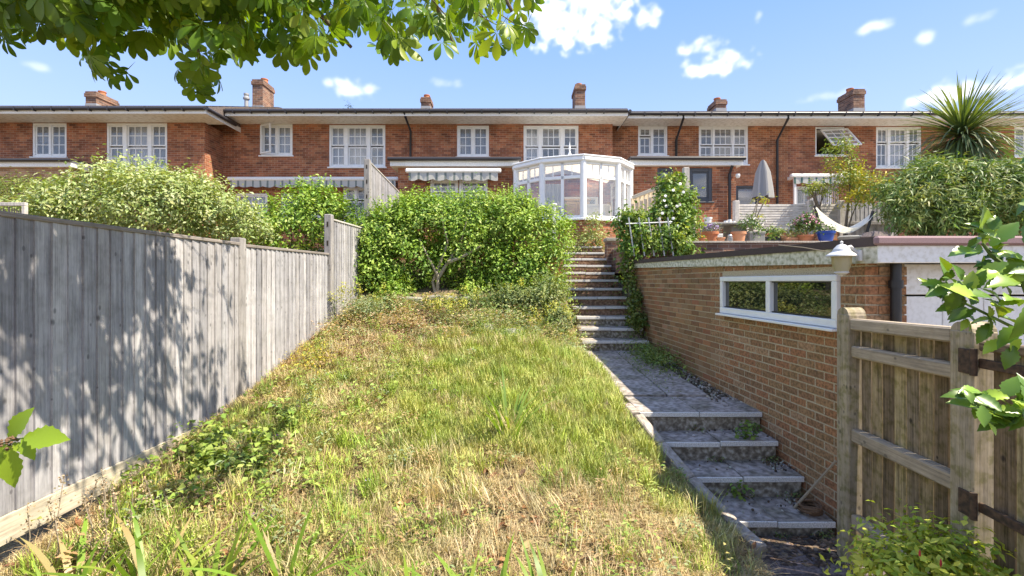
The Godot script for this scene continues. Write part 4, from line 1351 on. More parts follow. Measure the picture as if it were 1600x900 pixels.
func make_steps():
	var t := thing("garden_steps", "short lower flight of grey slab steps beside the gate post", "steps", Vector3(2.2, -2.15, -4.2))
	var S := [[3.735, -1.97, 1.84, 2.66], [4.138, -1.775, 1.65, 2.66], [4.49, -1.58, 1.48, 2.63], [4.8, -1.385, 1.35, 2.64]]
	for k in 4:
		var s: Array = S[k]
		var back: float = S[k + 1][0] + 0.05 if k < 3 else 5.0
		if k < 3: slab_pair(t, "tread", s[2], s[3], s[1], s[0], back, lerpf(s[2], s[3], [0.42, 0.45, 0.5][k]))
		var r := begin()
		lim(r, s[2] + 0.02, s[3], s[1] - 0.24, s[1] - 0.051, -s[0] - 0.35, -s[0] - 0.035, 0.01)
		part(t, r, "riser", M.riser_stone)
	var p := thing("garden_path", "grey slab landing path between the lawn and the garage wall", "path", Vector3(1.9, -1.4, -6.4), "", "structure")
	var rows := 5
	for k in rows:
		var d0 := lerpf(4.8, 8.06, float(k) / rows)
		var d1 := lerpf(4.8, 8.06, float(k + 1) / rows)
		var y := lerpf(-1.385, -1.22, (k + 0.5) / rows)
		var xl := lerpf(1.35, 1.27, (k + 0.5) / rows)
		if k == 0:
			slab_pair(p, "slab", 1.35, 2.64, -1.383, d0, d1, 1.98)
			continue
		for r in [[xl, 1.86 - 0.01 * k], [1.875 - 0.01 * k, 2.36 - 0.02 * k]]:
			var st := begin()
			var da := rng.randf_range(-0.05, 0.05)
			bx(st, Vector3((r[0] + r[1]) / 2, y - 0.025, -(d0 + d1) / 2), Vector3(r[1] - r[0], 0.05, d1 - d0 - 0.012), Basis(Vector3.RIGHT, 0.05) * Basis(Vector3.FORWARD, rng.randf_range(-0.01, 0.01)) * Basis(Vector3.UP, rng.randf_range(-0.008, 0.008)), 0.006)
			part(p, st, "slab", M.slab)
	var bed := begin()
	quad(bed, Vector3(1.2, -1.44, -4.9), Vector3(2.7, -1.44, -4.9), Vector3(2.6, -1.27, -8.1), Vector3(1.2, -1.27, -8.1), Vector3.UP)
	part(p, bed, "bedding", M.soil)
	# upper flight
	var u := thing("upper_garden_steps", "long upper flight of slab steps climbing past the climber to the conservatory", "steps", Vector3(1.8, -1.25, -10.0))
	for k in 12:
		var y := -1.04 + 0.18 * k
		var d := 8.04 + 0.37 * k
		var xl := 1.27 - 0.02 * k + rng.randf_range(-0.03, 0.03)
		var xr := 2.42 if k < 4 else 2.4
		slab_pair(u, "tread", xl, xr, y, d, d + 0.42, lerpf(xl, xr, [0.52, 0.5, 0.47, 0.55, 0.5][k % 5]))
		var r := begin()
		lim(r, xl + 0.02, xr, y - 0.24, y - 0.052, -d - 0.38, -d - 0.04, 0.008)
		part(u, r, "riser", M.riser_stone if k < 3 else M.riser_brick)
	# edging stones down the left of the lower flight
	var pts := [Vector3(1.29, -1.455, -5.15), Vector3(1.31, -1.455, -4.8), Vector3(1.45, -1.645, -4.49), Vector3(1.61, -1.84, -4.138), Vector3(1.8, -2.03, -3.735), Vector3(1.88, -2.07, -3.42)]
	for k in pts.size() - 1:
		var st := begin()
		bar(st, pts[k], pts[k + 1] - (pts[k + 1] - pts[k]).normalized() * 0.012, 0.17, 0.11, 0.012)
		var e := part(self, st, "edging_stone", M.edging)
		tag(e, "weathered concrete edging stone " + ["lying level beside the first path slab", "dropping from the path slab to the third step", "beside the third step up", "beside the second step up", "at the foot of the lower steps"][k], "edging", "edging stones beside the lower steps")
	# lower path outside
	var lp := thing("lower_path", "old reddish brown paving at the foot of the steps by the gate", "path", Vector3(2.2, -2.14, -3.2), "", "structure")
	for k in 4:
		for q in 2:
			var st := begin()
			bx(st, Vector3(2.02 + q * 0.46, -2.12 + rng.randf_range(-0.006, 0.006), -3.5 + k * 0.5), Vector3(0.45, 0.05, 0.49), Basis(Vector3.UP, rng.randf_range(-0.02, 0.02)), 0.006)
			part(lp, st, "slab", M.paving_old)
	# pier at the head of the steps
	var pr := thing("brick_pier", "small brick pier with stone cap at the top of the long steps", "pier", Vector3(2.5, 0.2, -11.45))
	var ps := begin()
	lim(ps, 2.36, 2.66, 0.1, 1.0, -11.6, -11.3)
	part(pr, ps, "shaft", M.brick_sooty)
	var pc := begin()
	lim(pc, 2.33, 2.69, 1.001, 1.09, -11.63, -11.27, 0.015)
	part(pr, pc, "cap", M.field_stone)

func make_terrace():
	var t := thing("patio", "paved patio terrace behind the garage roof", "patio", Vector3(8.0, 0.4, -12.0), "", "structure")
	var st := begin()
	lim(st, 2.5, 24.0, 0.2, 0.78, -17.3, -9.22)
	part(t, st, "retaining_wall", M.brick_sooty)
	for i in 8:
		for j in 2:
			var s := begin()
			lim(s, 2.48 + i * 0.75, 3.222 + i * 0.75, 0.781, 0.82, -9.19 - j * 0.7 - 0.69, -9.19 - j * 0.7, 0.006)
			part(t, s, "paving_slab", M.patio_stone)
	var b := begin()
	lim(b, 8.49, 24.0, 0.781, 0.8, -17.2, -9.2)
	lim(b, 2.5, 8.48, 0.781, 0.8, -17.2, -10.6)
	part(t, b, "bedding", M.patio_stone)
	var h := begin()
	lim(h, -2.85, 1.15, -0.4, 0.86, -10.45, -10.2)
	var w := part(self, h, "retaining_wall", M.brick_facade)
	tag(w, "brick retaining wall behind the trunk of the big green bush", "wall")
	# dry stone edging under the bush
	var ds := thing("dry_stone_wall", "low dry stone wall of flat rough stones under the big green bush", "stone wall", Vector3(-1.7, -0.5, -8.4))
	var x := -2.45
	for row in 2:
		x = -2.45 + row * 0.1
		while x < -0.75:
			var w2 := rng.randf_range(0.22, 0.46)
			var s := begin()
			bx(s, Vector3(x + w2 / 2, -0.43 + row * 0.11 + rng.randf_range(-0.015, 0.02), -8.36 - row * 0.03 + rng.randf_range(-0.06, 0.06)), Vector3(w2 - 0.03, rng.randf_range(0.06, 0.13), 0.2), Basis(Vector3.UP, rng.randf_range(-0.25, 0.25)) * Basis(Vector3.FORWARD, rng.randf_range(-0.12, 0.12)), 0.028)
			part(ds, s, "stone", M.field_stone)
			x += w2
	for r in [[760, 512, 7.1, 0.2], [800, 522, 6.9, 0.26], [742, 508, 7.2, 0.13]]:
		var c := at(r[0], r[1], r[2])
		c.y = ground_y(c.x, r[2]) + 0.04
		var s := begin()
		var pr := []
		lathe(s, c, [[0.0, -0.08], [r[3] * 0.55, -0.06], [r[3] * 0.6, 0.02], [r[3] * 0.45, 0.08], [0.0, 0.1]], 9, 1.0, 0.7)
		tag(part(self, s, "rockery_stone", M.field_stone), {0.2: "middling grey rockery stone half buried among weeds on the bank", 0.26: "largest grey rockery stone half buried among weeds on the bank", 0.13: "smallest grey rockery stone half buried among weeds on the bank"}[r[3]], "stone", "rockery stones on the bank")

# ---------------------------------------------------------------- patio things
func pot(called: String, label: String, c: Vector3, r: float, h: float, m: Material, cols: Array, ph: float, pw: float, leaves: int, lsize: float, ratio: float, flower: Material = null, nflower := 0, square := false):
	var t := thing(called, label, "planter", c)
	var st := begin()
	if square:
		bx(st, c + Vector3(0, h / 2, 0), Vector3(r * 2, h, r * 1.7), Basis.IDENTITY, 0.012)
		bx(st, c + Vector3(0, h - 0.02, 0), Vector3(r * 2.12, 0.05, r * 1.82), Basis.IDENTITY, 0.01)
	else:
		lathe(st, c, [[0.0, 0.0], [r * 0.7, 0.0], [r * 0.92, h * 0.78], [r * 1.03, h * 0.79], [r * 1.05, h], [r * 0.92, h], [r * 0.88, h * 0.86], [0.0, h * 0.86]], 22)
	part(t, st, "pot", m)
	if leaves > 0:
		var f := Fol.new()
		crown(f, [[c + Vector3(0, h + ph * 0.4, 0), Vector3(pw, ph * 0.6, pw)]], leaves, lsize * 0.7, lsize * 1.2, ratio, cols, 14, pw * 0.25, 0.5, -0.2)
		part_mesh(t, f, "plant", M.leaf)
	if flower:
		var f := Fol.new()
		for k in nflower:
			var d := rv()
			d.y = absf(d.y) * 0.9 + 0.2
			var p := c + Vector3(0, h + ph * 0.4, 0) + d.normalized() * Vector3(pw, ph * 0.66, pw) * rng.randf_range(0.85, 1.12)
			for q in 4: f.leaf(p, rv(), Vector3.UP, 0.03, 0.025, Color(1, 1, 1))
		part_mesh(t, f, "flowers", flower)
	return t

func part_mesh(t: Node3D, f: Fol, called: String, m: Material) -> MeshInstance3D:
	var o := piece(t, f.mesh(), called, m)
	if called in ["plant", "flowers", "foliage", "crown", "leaves", "seed_heads"]: o.set_meta("kind", "stuff")
	return o

func make_patio_things():
	var g1 := [Color(0.1, 0.17, 0.05), Color(0.16, 0.24, 0.08)]
	var g2 := [Color(0.2, 0.28, 0.06), Color(0.13, 0.2, 0.05)]
	var y := 0.82
	pot("flower_pot", "terracotta pot of purple lavender beside the patio table", Vector3(X(1109, 10.0), y, -10.0), 0.18, 0.27, M.terracotta, [Color(0.2, 0.25, 0.2), Color(0.25, 0.26, 0.32)], 0.16, 0.19, 260, 0.06, 0.25, M.petal_lilac, 90)
	pot("flower_pot", "empty terracotta pot with wide rim beside the grey square planter", Vector3(X(1154, 9.8), y, -9.8), 0.15, 0.25, M.terracotta_pale, [], 0, 0, 0, 0, 0)
	pot("flower_pot", "small terracotta saucer pot with a yellow flower near the climber", Vector3(X(1096, 9.6), y, -9.6), 0.1, 0.09, M.terracotta, g2, 0.05, 0.08, 40, 0.05, 0.4, M.petal_yellow, 8)
	pot("flower_pot", "little brown clay pot between the two terracotta pots", Vector3(X(1126, 9.7), y, -9.7), 0.09, 0.12, M.terracotta_pale, [], 0, 0, 0, 0, 0)
	pot("square_planter", "grey square planter with trailing green and white flowers", Vector3(X(1178, 10.0), y, -10.0), 0.17, 0.26, M.planter_grey, g1, 0.3, 0.26, 320, 0.07, 0.5, M.petal_white, 24, true)
	pot("square_planter", "low dark planter with pale green leafy plant", Vector3(X(1203, 10.1), y, -10.1), 0.16, 0.16, M.planter_dark, g2, 0.22, 0.22, 260, 0.08, 0.5, null, 0, true)
	pot("trough_planter", "terracotta trough with silvery green plants in front of the slatted fence", Vector3(X(1236, 10.0), y, -10.0), 0.2, 0.13, M.terracotta_pale, [Color(0.28, 0.32, 0.14), Color(0.34, 0.36, 0.2)], 0.3, 0.27, 360, 0.06, 0.5, null, 0, true)
	pot("flower_pot", "clay pot of pink hydrangea next to the blue pot", Vector3(X(1259, 9.8), y, -9.8), 0.17, 0.18, M.terracotta, g1, 0.42, 0.24, 380, 0.09, 0.6, M.petal_pink, 120)
	pot("flower_pot", "glossy blue pot with green leafy plant by the hammock", Vector3(X(1290, 9.6), y, -9.6), 0.17, 0.24, M.plastic_blue, g1, 0.1, 0.14, 130, 0.07, 0.4)
	pot("flower_pot", "white ceramic pot standing on the grey patio table", Vector3(X(1106, 10.9), 1.372, -10.9), 0.095, 0.16, M.ceramic_white, [], 0, 0, 0, 0, 0)
	# table
	var tb := thing("patio_table", "grey rectangular patio table with slab legs holding a white pot", "table", Vector3(5.1, 0.82, -10.9))
	var st := begin()
	lim(st, X(1090, 10.9), X(1178, 10.9), 1.33, 1.37, -11.35, -10.5, 0.008)
	part(tb, st, "tabletop", M.table_grey)
	for r in [[1137, 1160], [1100, 1112]]:
		st = begin()
		lim(st, X(r[0], 10.9), X(r[1], 10.9), 0.82, 1.329, -11.15, -10.7, 0.008)
		part(tb, st, "leg", M.table_grey)
	st = begin()
	lim(st, X(1112, 11.6), X(1138, 11.6), 0.82, 1.22, -12.0, -11.6, 0.01)
	tag(part(self, st, "storage_bench", M.ceramic_white), "white storage bench behind the patio table", "bench")
	for k in 4:
		st = begin()
		var c := Vector3(X([1134, 1140, 1146, 1160][k], 10.8), 1.372, -10.8)
		lathe(st, c, [[0.0, 0], [0.035, 0], [0.045, 0.03], [0.042, [0.07, 0.1, 0.06, 0.05][k]], [0.0, [0.07, 0.1, 0.06, 0.05][k]]], 14)
		tag(part(self, st, "cup", M.ceramic_white), ["low white cup next to the tallest cup on the patio table", "tallest white cup on the grey patio table", "small white cup on the far side of the tallest cup", "lowest white cup standing apart on the patio table"][k], "cup", "cups on the patio table")
	var lj := thing("glass_lantern", "small clear glass lantern jar with wire handle between the terracotta pots", "lantern", Vector3(X(1140.5, 9.6), y, -9.6))
	st = begin()
	lathe(st, lj.position, [[0.0, 0.003], [0.055, 0.003], [0.06, 0.09], [0.045, 0.13], [0.045, 0.145]], 16)
	part(lj, st, "jar", M.glass)
	st = begin()
	lathe(st, lj.position, [[0.046, 0.14], [0.048, 0.15], [0.03, 0.17], [0.0, 0.175]], 14)
	part(lj, st, "lid", M.galvanised)
	# parasol
	var d := 13.0
	var px := X(1192, d)
	var pr := thing("parasol", "closed grey parasol standing behind the slatted fence", "parasol", Vector3(px, 0.8, -d))
	st = begin()
	lathe(st, pr.position, [[0.0, 0.09], [0.24, 0.08], [0.26, 0.0]], 18)
	part(pr, st, "base", M.iron_black)
	st = begin()
	tube(st, [pr.position + Vector3(0, 0.08, 0), pr.position + Vector3(0, 2.6, 0)], [0.025], 8)
	part(pr, st, "pole", M.galvanised)
	st = begin()
	var n := 32
	var prof := [[0.3, Y(309, d)], [0.27, Y(295, d)], [0.2, Y(270, d)], [0.1, Y(256, d)], [0.05, Y(251, d)], [0.0, Y(249.5, d)]]
	for k in n:
		for q in prof.size() - 1:
			var pts := []
			for e in [[q, k], [q, k + 1], [q + 1, k + 1], [q + 1, k]]:
				var a: float = TAU * e[1] / n
				var r: float = prof[e[0]][0] * (1.0 if int(e[1]) % 4 < 2 else 0.62)
				pts.append(Vector3(px + cos(a) * r, prof[e[0]][1] + (0.04 * sin(a * 5.0) if e[0] == 0 else 0.0), -d + sin(a) * r))
			quad(st, pts[0], pts[1], pts[2], pts[3], ((pts[0] + pts[2]) / 2 - Vector3(px, (pts[0].y + pts[2].y) / 2, -d)).normalized())
	part(pr, st, "canopy", M.parasol_cloth)
	# slatted fence panels on a low wall
	for q in [[1151, 1262, "slatted fence panel of pale horizontal boards in front of the parasol"], [1270, 1310, "short slatted fence panel of pale horizontal boards behind the hammock end"]]:
		var dz := 12.0
		var x0 := X(q[0], dz)
		var x1 := X(q[1], dz)
		var sf := thing("slatted_fence", q[2], "fence", Vector3((x0 + x1) / 2, 1.3, -dz))
		var yy := Y(362, dz)
		var k := 0
		while yy < Y(319, dz):
			st = begin()
			bx(st, Vector3((x0 + x1) / 2, yy + 0.033, -dz + 0.01), Vector3(x1 - x0, 0.062, 0.018), Basis(Vector3.RIGHT, -0.12), 0.004, Vector2(rng.randf() * 3, rng.randf()), false, true)
			part(sf, st, "slat", M.slat)
			yy += 0.066
		for e in [x0 - 0.03, x1 + 0.03]:
			if q[0] > 1200 and e < x1: continue
			st = begin()
			lim(st, e - 0.06, e + 0.06, 0.8, Y(314, dz), -dz - 0.05, -dz + 0.1, 0.008)
			part(sf, st, "post", M.slat)
		st = begin()
		lim(st, x0 - 0.1, x1 + 0.1, 0.78, Y(362.5, dz), -dz - 0.1, -dz + 0.08)
		part(sf, st, "base_wall", M.brick_brown)
	# sloping board fence and the old board fence further right
	var bf := thing("sloping_board_fence", "old grey board fence with sloping top running up to the house behind the parasol", "fence", Vector3(8.2, 0.8, -13.5))
	for k in 16:
		var s := k / 15.0
		var p := at(lerpf(1262, 1309, s), lerpf(311, 288, s), lerpf(15.0, 12.6, s))
		st = begin()
		bx(st, Vector3(p.x, (0.8 + p.y) / 2, p.z), Vector3(0.115, p.y - 0.8, 0.02), Basis(Vector3.UP, 0.9), 0.003, Vector2(k * 0.3, k * 0.17))
		part(bf, st, "board", M["fence_%d" % (k % 5)])
	st = begin()
	bar(st, at(1262, 310, 15.0), at(1309, 286.5, 12.6), 0.09, 0.05, 0.006)
	part(bf, st, "capping_rail", M.post_grey)
	var ob := thing("old_board_fence", "weathered vertical board fence behind the hammock and beside the bamboo", "fence", Vector3(9.6, 0.8, -12.1))
	for k in 14:
		var x := lerpf(X(1314, 12.1), X(1400, 12.1), k / 13.0)
		st = begin()
		bx(st, Vector3(x, (0.8 + Y(316 + (k % 3), 12.1)) / 2, -12.1), Vector3(0.11, Y(316 + (k % 3), 12.1) - 0.8, 0.02), Basis(Vector3.UP, 0.08), 0.003, Vector2(k * 0.31, k * 0.13))
		part(ob, st, "board", M["fence_%d" % (k % 5)])
	st = begin()
	bar(st, Vector3(X(1312, 12.1), 1.55, -12.05), Vector3(X(1402, 12.1), 1.55, -12.05), 0.08, 0.06, 0.005)
	part(ob, st, "rail", M.post_grey)
	# hammock
	var hm := thing("hammock", "white rope hammock slung between two dark stand arms on the patio", "hammock", at(1318, 375, 10.6))
	var a := at(1273, 325, 10.7)
	var b := at(1364, 334, 10.4)
	st = begin()
	var rows := 18
	for k in rows:
		var pts := []
		for e in [k, k + 1]:
			var s := float(e) / rows
			var c := a.lerp(b, s) + Vector3(0, -0.46 * 4.0 * s * (1.0 - s), 0)
			var w := 0.2 * pow(sin(PI * clampf(s, 0.03, 0.97)), 0.6) + 0.02
			pts.append([c + Vector3(0, 0.28 * w, -w), c + Vector3(0, -0.09 * w * 3, 0), c + Vector3(0, 0.2 * w, w)])
		for q in 2: quad(st, pts[0][q], pts[1][q], pts[1][q + 1], pts[0][q + 1], (pts[1][q] - pts[0][q]).cross(pts[0][q + 1] - pts[0][q]).normalized())
	part(hm, st, "cloth", M.hammock_cloth)
	for e in [[a, at(1285, 372, 10.7)], [b, at(1350, 378, 10.4)]]:
		st = begin()
		tube(st, [e[0] + Vector3(0, 0.06, 0), e[1]], [0.03], 8)
		part(hm, st, "stand_arm", M.iron_black)
	st = begin()
	tube(st, [at(1281, 376, 10.7), at(1352, 380, 10.4)], [0.03], 8)
	part(hm, st, "stand_base", M.iron_black)
	st = begin()
	lathe(st, at(1334, 372, 10.3), [[0.0, -0.05], [0.32, -0.04], [0.36, 0.02], [0.3, 0.05], [0.0, 0.06]], 18, 1.0, 0.6)
	tag(part(self, st, "folded_cushion", M.planter_grey), "pale grey cushion lying under the hammock", "cushion")
	st = begin()
	lathe(st, at(1367, 372, 10.1), [[0.0, -0.1], [0.3, -0.08], [0.33, 0.02], [0.22, 0.12], [0.0, 0.16]], 14, 1.0, 0.7)
	tag(part(self, st, "garden_boulder", M.paving_old), "rounded brown boulder at the roof edge beside the bamboo", "boulder")
	# pale fence between conservatory and climber
	var pf := thing("pale_fence", "pale sloping timber fence panel beside the conservatory and the climber", "fence", Vector3(3.6, 0.8, -13.0))
	for k in 7:
		var s := k / 6.0
		var p := at(lerpf(989, 1030, s), lerpf(310, 294, s), lerpf(12.6, 12.2, s))
		st = begin()
		bx(st, Vector3(p.x, (0.7 + p.y) / 2, p.z), Vector3(0.125, p.y - 0.7, 0.022), Basis(Vector3.UP, 0.2), 0.004, Vector2(k * 0.3, 0))
		part(pf, st, "board", M.pale_board)
	st = begin()
	bar(st, at(988, 309, 12.55), at(1031, 292.5, 12.15), 0.1, 0.06, 0.008)
	part(pf, st, "capping_rail", M.pale_board)
	var wp := thing("white_post", "slim white post with square cap in front of the conservatory", "post", at(866, 372, 11.6))
	st = begin()
	lim(st, X(863, 11.6), X(868, 11.6), 0.9, Y(322, 11.6), -11.65, -11.57, 0.006)
	part(wp, st, "shaft", M.white_plastic)
	st = begin()
	lim(st, X(861.5, 11.6), X(869.5, 11.6), Y(322, 11.6) + 0.001, Y(318, 11.6), -11.68, -11.54, 0.01)
	part(wp, st, "cap", M.white_plastic)
	# railing and post in the climber
	var rl := thing("metal_railing", "leaning grey metal railing half hidden in the white flowered climber", "railing", Vector3(2.7, 0.4, -9.3))
	for k in 5:
		st = begin()
		tube(st, [at([985, 1001, 1016, 1032, 1046][k] + 6, 400, 8.95), at([985, 1001, 1016, 1032, 1046][k] - 3, 340, 8.95)], [0.016], 7)
		part(rl, st, "bar", M.galvanised)
	st = begin()
	tube(st, [at(978, 350, 8.95), at(1050, 347, 8.95)], [0.016], 7)
	part(rl, st, "top_rail", M.galvanised)
	st = begin()
	lim(st, X(1067, 10.0), X(1076, 10.0), 0.6, Y(262, 10.0), -10.06, -9.95, 0.01)
	tag(part(self, st, "trellis_post", M.slat), "tall pale square timber post rising through the climber", "post")
	st = begin()
	lim(st, X(1082, 9.7), X(1087, 9.7), 0.8, Y(320, 9.7), -9.74, -9.68, 0.006)
	tag(part(self, st, "trellis_post", M.slat), "short thin grey post at the edge of the climber by the lavender pot", "post")

# ---------------------------------------------------------------- shrubs, trees
func shrub(called: String, label: String, category: String, base: Vector3, blobs: Array, leaves: int, l0: float, l1: float, ratio: float, cols: Array, clumps: int, clump_r: float, up_bias := 0.6, droop := 0.2, inner := 0.45, stems := 6, bark: Material = null, sprig := 0.0, group := "") -> Node3D:
	var t := thing(called, label, category, base, group)
	var f := Fol.new()
	var cs := crown(f, blobs, leaves, l0, l1, ratio, cols, clumps, clump_r, up_bias, droop, inner, sprig)
	if called in ["leafy_shrub", "variegated_shrub", "neighbour_shrub", "low_shrub", "hedge_shrub"]: sprigs(f, blobs, 26 * blobs.size() if called == "leafy_shrub" else 12 * blobs.size(), 0.12, 0.34, (l0 + l1) * 0.45, ratio, cols)
	part_mesh(t, f, "foliage", M.leaf)
	for k in stems:
		var c: Vector3 = cs[rng.randi() % cs.size()][0]
		var st := begin()
		var m := base.lerp(c, 0.5) + rv() * 0.12 * (c - base).length() * 0.6
		tube(st, [base + rv() * 0.04, m, c], [0.028, 0.016, 0.006], 6)
		part(t, st, "stem", bark if bark else M.bark)
	return t

func make_shrubs():
	var bright := [Color(0.27, 0.41, 0.055), Color(0.34, 0.48, 0.08), Color(0.2, 0.33, 0.045), Color(0.4, 0.52, 0.12), Color(0.14, 0.26, 0.04)]
	# the big bush in the middle
	var b := []
	for q in [[560, 440, 8.9, 0.55], [600, 380, 9.1, 0.75], [660, 357, 9.3, 0.8], [725, 352, 9.4, 0.85], [790, 354, 9.4, 0.8], [840, 375, 9.3, 0.75], [848, 420, 9.2, 0.55], [810, 425, 9.1, 0.6], [640, 410, 9.0, 0.62], [588, 432, 8.8, 0.45], [740, 390, 9.2, 0.7], [852, 460, 8.9, 0.38], [650, 458, 9.5, 0.4], [725, 456, 9.5, 0.4], [745, 462, 8.8, 0.28], [615, 466, 8.6, 0.32], [770, 440, 9.3, 0.5], [600, 450, 9.2, 0.45], [830, 450, 9.0, 0.45], [720, 340, 9.5, 0.46], [800, 336, 9.5, 0.43], [640, 344, 9.4, 0.46], [575, 400, 8.9, 0.45], [690, 415, 9.3, 0.4], [620, 350, 9.2, 0.5]]:
		b.append([at(q[0], q[1], q[2]), Vector3(q[3], q[3] * 0.85, q[3] * 0.8)])
	var base := at(683, 468, 9.0)
	base.y = ground_y(base.x, 9.0) - 0.02
	var t := shrub("leafy_shrub", "big spreading bright green bush with pale branching trunk beside the steps", "shrub", base, b, 72000, 0.045, 0.088, 0.5, bright, 1000, 0.1, 0.55, 0.1, 0.55, 0, null, 0.4)
	for br in [[[683, 468], [684, 430], [668, 400], [655, 372]], [[684, 435], [705, 402], [722, 372], [730, 340]], [[700, 410], [725, 400], [750, 385]], [[683, 468], [676, 440], [700, 380], [690, 340]]]:
		var st := begin()
		var pts := []
		for q in br: pts.append(at(q[0], q[1], 8.75 + rng.randf_range(-0.05, 0.12)))
		tube(st, pts, [0.04, 0.03, 0.018, 0.008], 8)
		part(t, st, "branch", M.bark_pale)
	# low shrubs beside the steps
	shrub("low_shrub", "low grey green leafy shrub spilling beside the upper steps", "shrub", Vector3(0.9, -0.9, -8.0), [[at(850, 480, 8.1), Vector3(0.55, 0.4, 0.45)], [at(872, 508, 7.9), Vector3(0.28, 0.3, 0.32)], [at(800, 478, 8.2), Vector3(0.5, 0.32, 0.4)], [at(858, 460, 8.4), Vector3(0.36, 0.3, 0.3)]], 7000, 0.035, 0.065, 0.55, [Color(0.2, 0.26, 0.1), Color(0.26, 0.31, 0.14), Color(0.14, 0.2, 0.07), Color(0.3, 0.34, 0.12)], 200, 0.07, 0.5, 0.0, 0.5)
	shrub("undergrowth", "scrubby green undergrowth spilling over the dry stone wall below the big bush", "undergrowth", Vector3(-0.1, -0.5, -8.2), [[at(755, 478, 8.2), Vector3(0.6, 0.25, 0.4)], [at(690, 488, 8.1), Vector3(0.5, 0.18, 0.3)], [at(610, 478, 8.0), Vector3(0.4, 0.2, 0.3)], [at(800, 505, 7.7), Vector3(0.5, 0.25, 0.3)]], 5200, 0.04, 0.075, 0.5, [Color(0.13, 0.19, 0.05), Color(0.19, 0.26, 0.07), Color(0.26, 0.31, 0.11)], 150, 0.07, 0.5, 0.0, 0.4)
	# euphorbia: pale yellow heads on upright stems
	for q in [[712, 545, 7.4, 16, "clump of lime yellow spurge heads in front of the dry stone wall"], [552, 520, 7.3, 10, "lime yellow spurge leaning against the foot of the fence"], [860, 530, 7.3, 8, "lime yellow spurge under the grey green shrub beside the steps"], [800, 470, 8.0, 5, "few lime yellow spurge heads below the big bush"]]:
		var c := at(q[0], q[1], q[2])
		c.y = ground_y(c.x, q[2])
		var e := thing("spurge_plant", q[4], "plant", c, "spurge plants on the bank")
		var f := Fol.new()
		var hd := Fol.new()
		for k in q[3]:
			var o := Vector3(rng.randfn() * 0.16, 0, rng.randfn() * 0.12)
			var hgt := rng.randf_range(0.3, 0.62)
			var tip := c + o * 1.3 + Vector3(0, hgt, 0)
			for m in 34:
				var s := rng.randf_range(0.15, 1.0)
				var p := (c + o).lerp(tip, s)
				var dd := Vector3(rng.randfn(), 0.3, rng.randfn()).normalized()
				f.leaf(p, dd, Vector3.UP, 0.06, 0.014, vary(Color(0.17, 0.23, 0.1), 0.2))
			for m in 46:
				var p := tip + Vector3(rng.randfn() * 0.035, rng.randf_range(-0.12, 0.05), rng.randfn() * 0.035)
				hd.leaf(p, rv(), (Vector3.UP + rv() * 0.5).normalized(), 0.026, 0.024, vary(Color(0.5, 0.5, 0.11), 0.2))
		part_mesh(e, f, "leaves", M.leaf)
		part_mesh(e, hd, "seed_heads", M.leaf)
	# neighbour's shrubs over the left fence
	var cream := [Color(0.4, 0.46, 0.2), Color(0.34, 0.41, 0.15), Color(0.48, 0.52, 0.27), Color(0.27, 0.35, 0.1)]
	b = []
	for q in [[110, 335, 7.6, 0.7], [180, 318, 7.8, 0.85], [215, 290, 8.2, 0.5], [250, 330, 7.6, 0.8], [300, 330, 7.9, 0.75], [345, 345, 7.8, 0.6], [60, 350, 7.2, 0.5], [280, 305, 8.2, 0.5], [385, 360, 7.8, 0.4]]:
		b.append([at(q[0], q[1], q[2]), Vector3(q[3], q[3] * 0.8, q[3] * 0.8)])
	shrub("variegated_shrub", "large cream and green variegated shrub over the grey fence", "shrub", Vector3(-6.4, -0.6, -8.0), b, 26000, 0.05, 0.09, 0.45, cream, 600, 0.1, 0.5, 0.1, 0.55)
	b = []
	for q in [[30, 312, 9.0, 0.7], [-40, 312, 9.0, 0.8], [90, 318, 8.8, 0.5], [60, 335, 8.2, 0.45]]:
		b.append([at(q[0], q[1], q[2]), Vector3(q[3], q[3] * 0.62, q[3] * 0.7)])
	shrub("hedge_shrub", "olive green rounded hedge in front of the low tan extension", "hedge", Vector3(-9.6, 0.0, -9.0), b, 8000, 0.035, 0.06, 0.5, [Color(0.14, 0.19, 0.035), Color(0.2, 0.25, 0.05), Color(0.25, 0.28, 0.06)], 260, 0.09, 0.6, 0.0, 0.6)
	b = []
	for q in [[470, 350, 9.6, 0.75], [510, 335, 9.7, 0.6], [440, 365, 9.4, 0.6], [540, 350, 9.8, 0.45], [490, 315, 9.8, 0.42], [405, 370, 8.8, 0.45]]:
		b.append([at(q[0], q[1], q[2]), Vector3(q[3], q[3] * 0.9, q[3] * 0.8)])
	shrub("neighbour_shrub", "bright green shrub over the fence below the long awning", "shrub", Vector3(-4.5, -0.3, -9.6), b, 9000, 0.055, 0.1, 0.5, bright, 260, 0.1, 0.55, 0.1, 0.55)
	# right: bamboo, yellow shrub, small plants
	b = []
	for q in [[1432, 308, 10.3, 0.72], [1465, 300, 10.5, 0.85], [1520, 300, 10.4, 0.85], [1590, 300, 10.3, 0.9], [1425, 338, 10.2, 0.5], [1480, 335, 10.2, 0.8], [1560, 335, 10.2, 0.9], [1650, 300, 10.4, 1.0], [1440, 270, 10.8, 0.45]]:
		b.append([at(q[0], q[1], q[2]), Vector3(q[3], q[3] * 0.75, q[3] * 0.7)])
	shrub("bamboo_shrub", "dense dark green bamboo with drooping narrow leaves behind the garage roof", "bamboo", Vector3(10.0, 0.8, -10.6), b, 32000, 0.12, 0.22, 0.17, [Color(0.14, 0.23, 0.06), Color(0.2, 0.29, 0.08), Color(0.27, 0.34, 0.12), Color(0.1, 0.17, 0.045), Color(0.33, 0.37, 0.13)], 560, 0.12, 0.3, 0.7, 0.5, 10, M.stem_green)
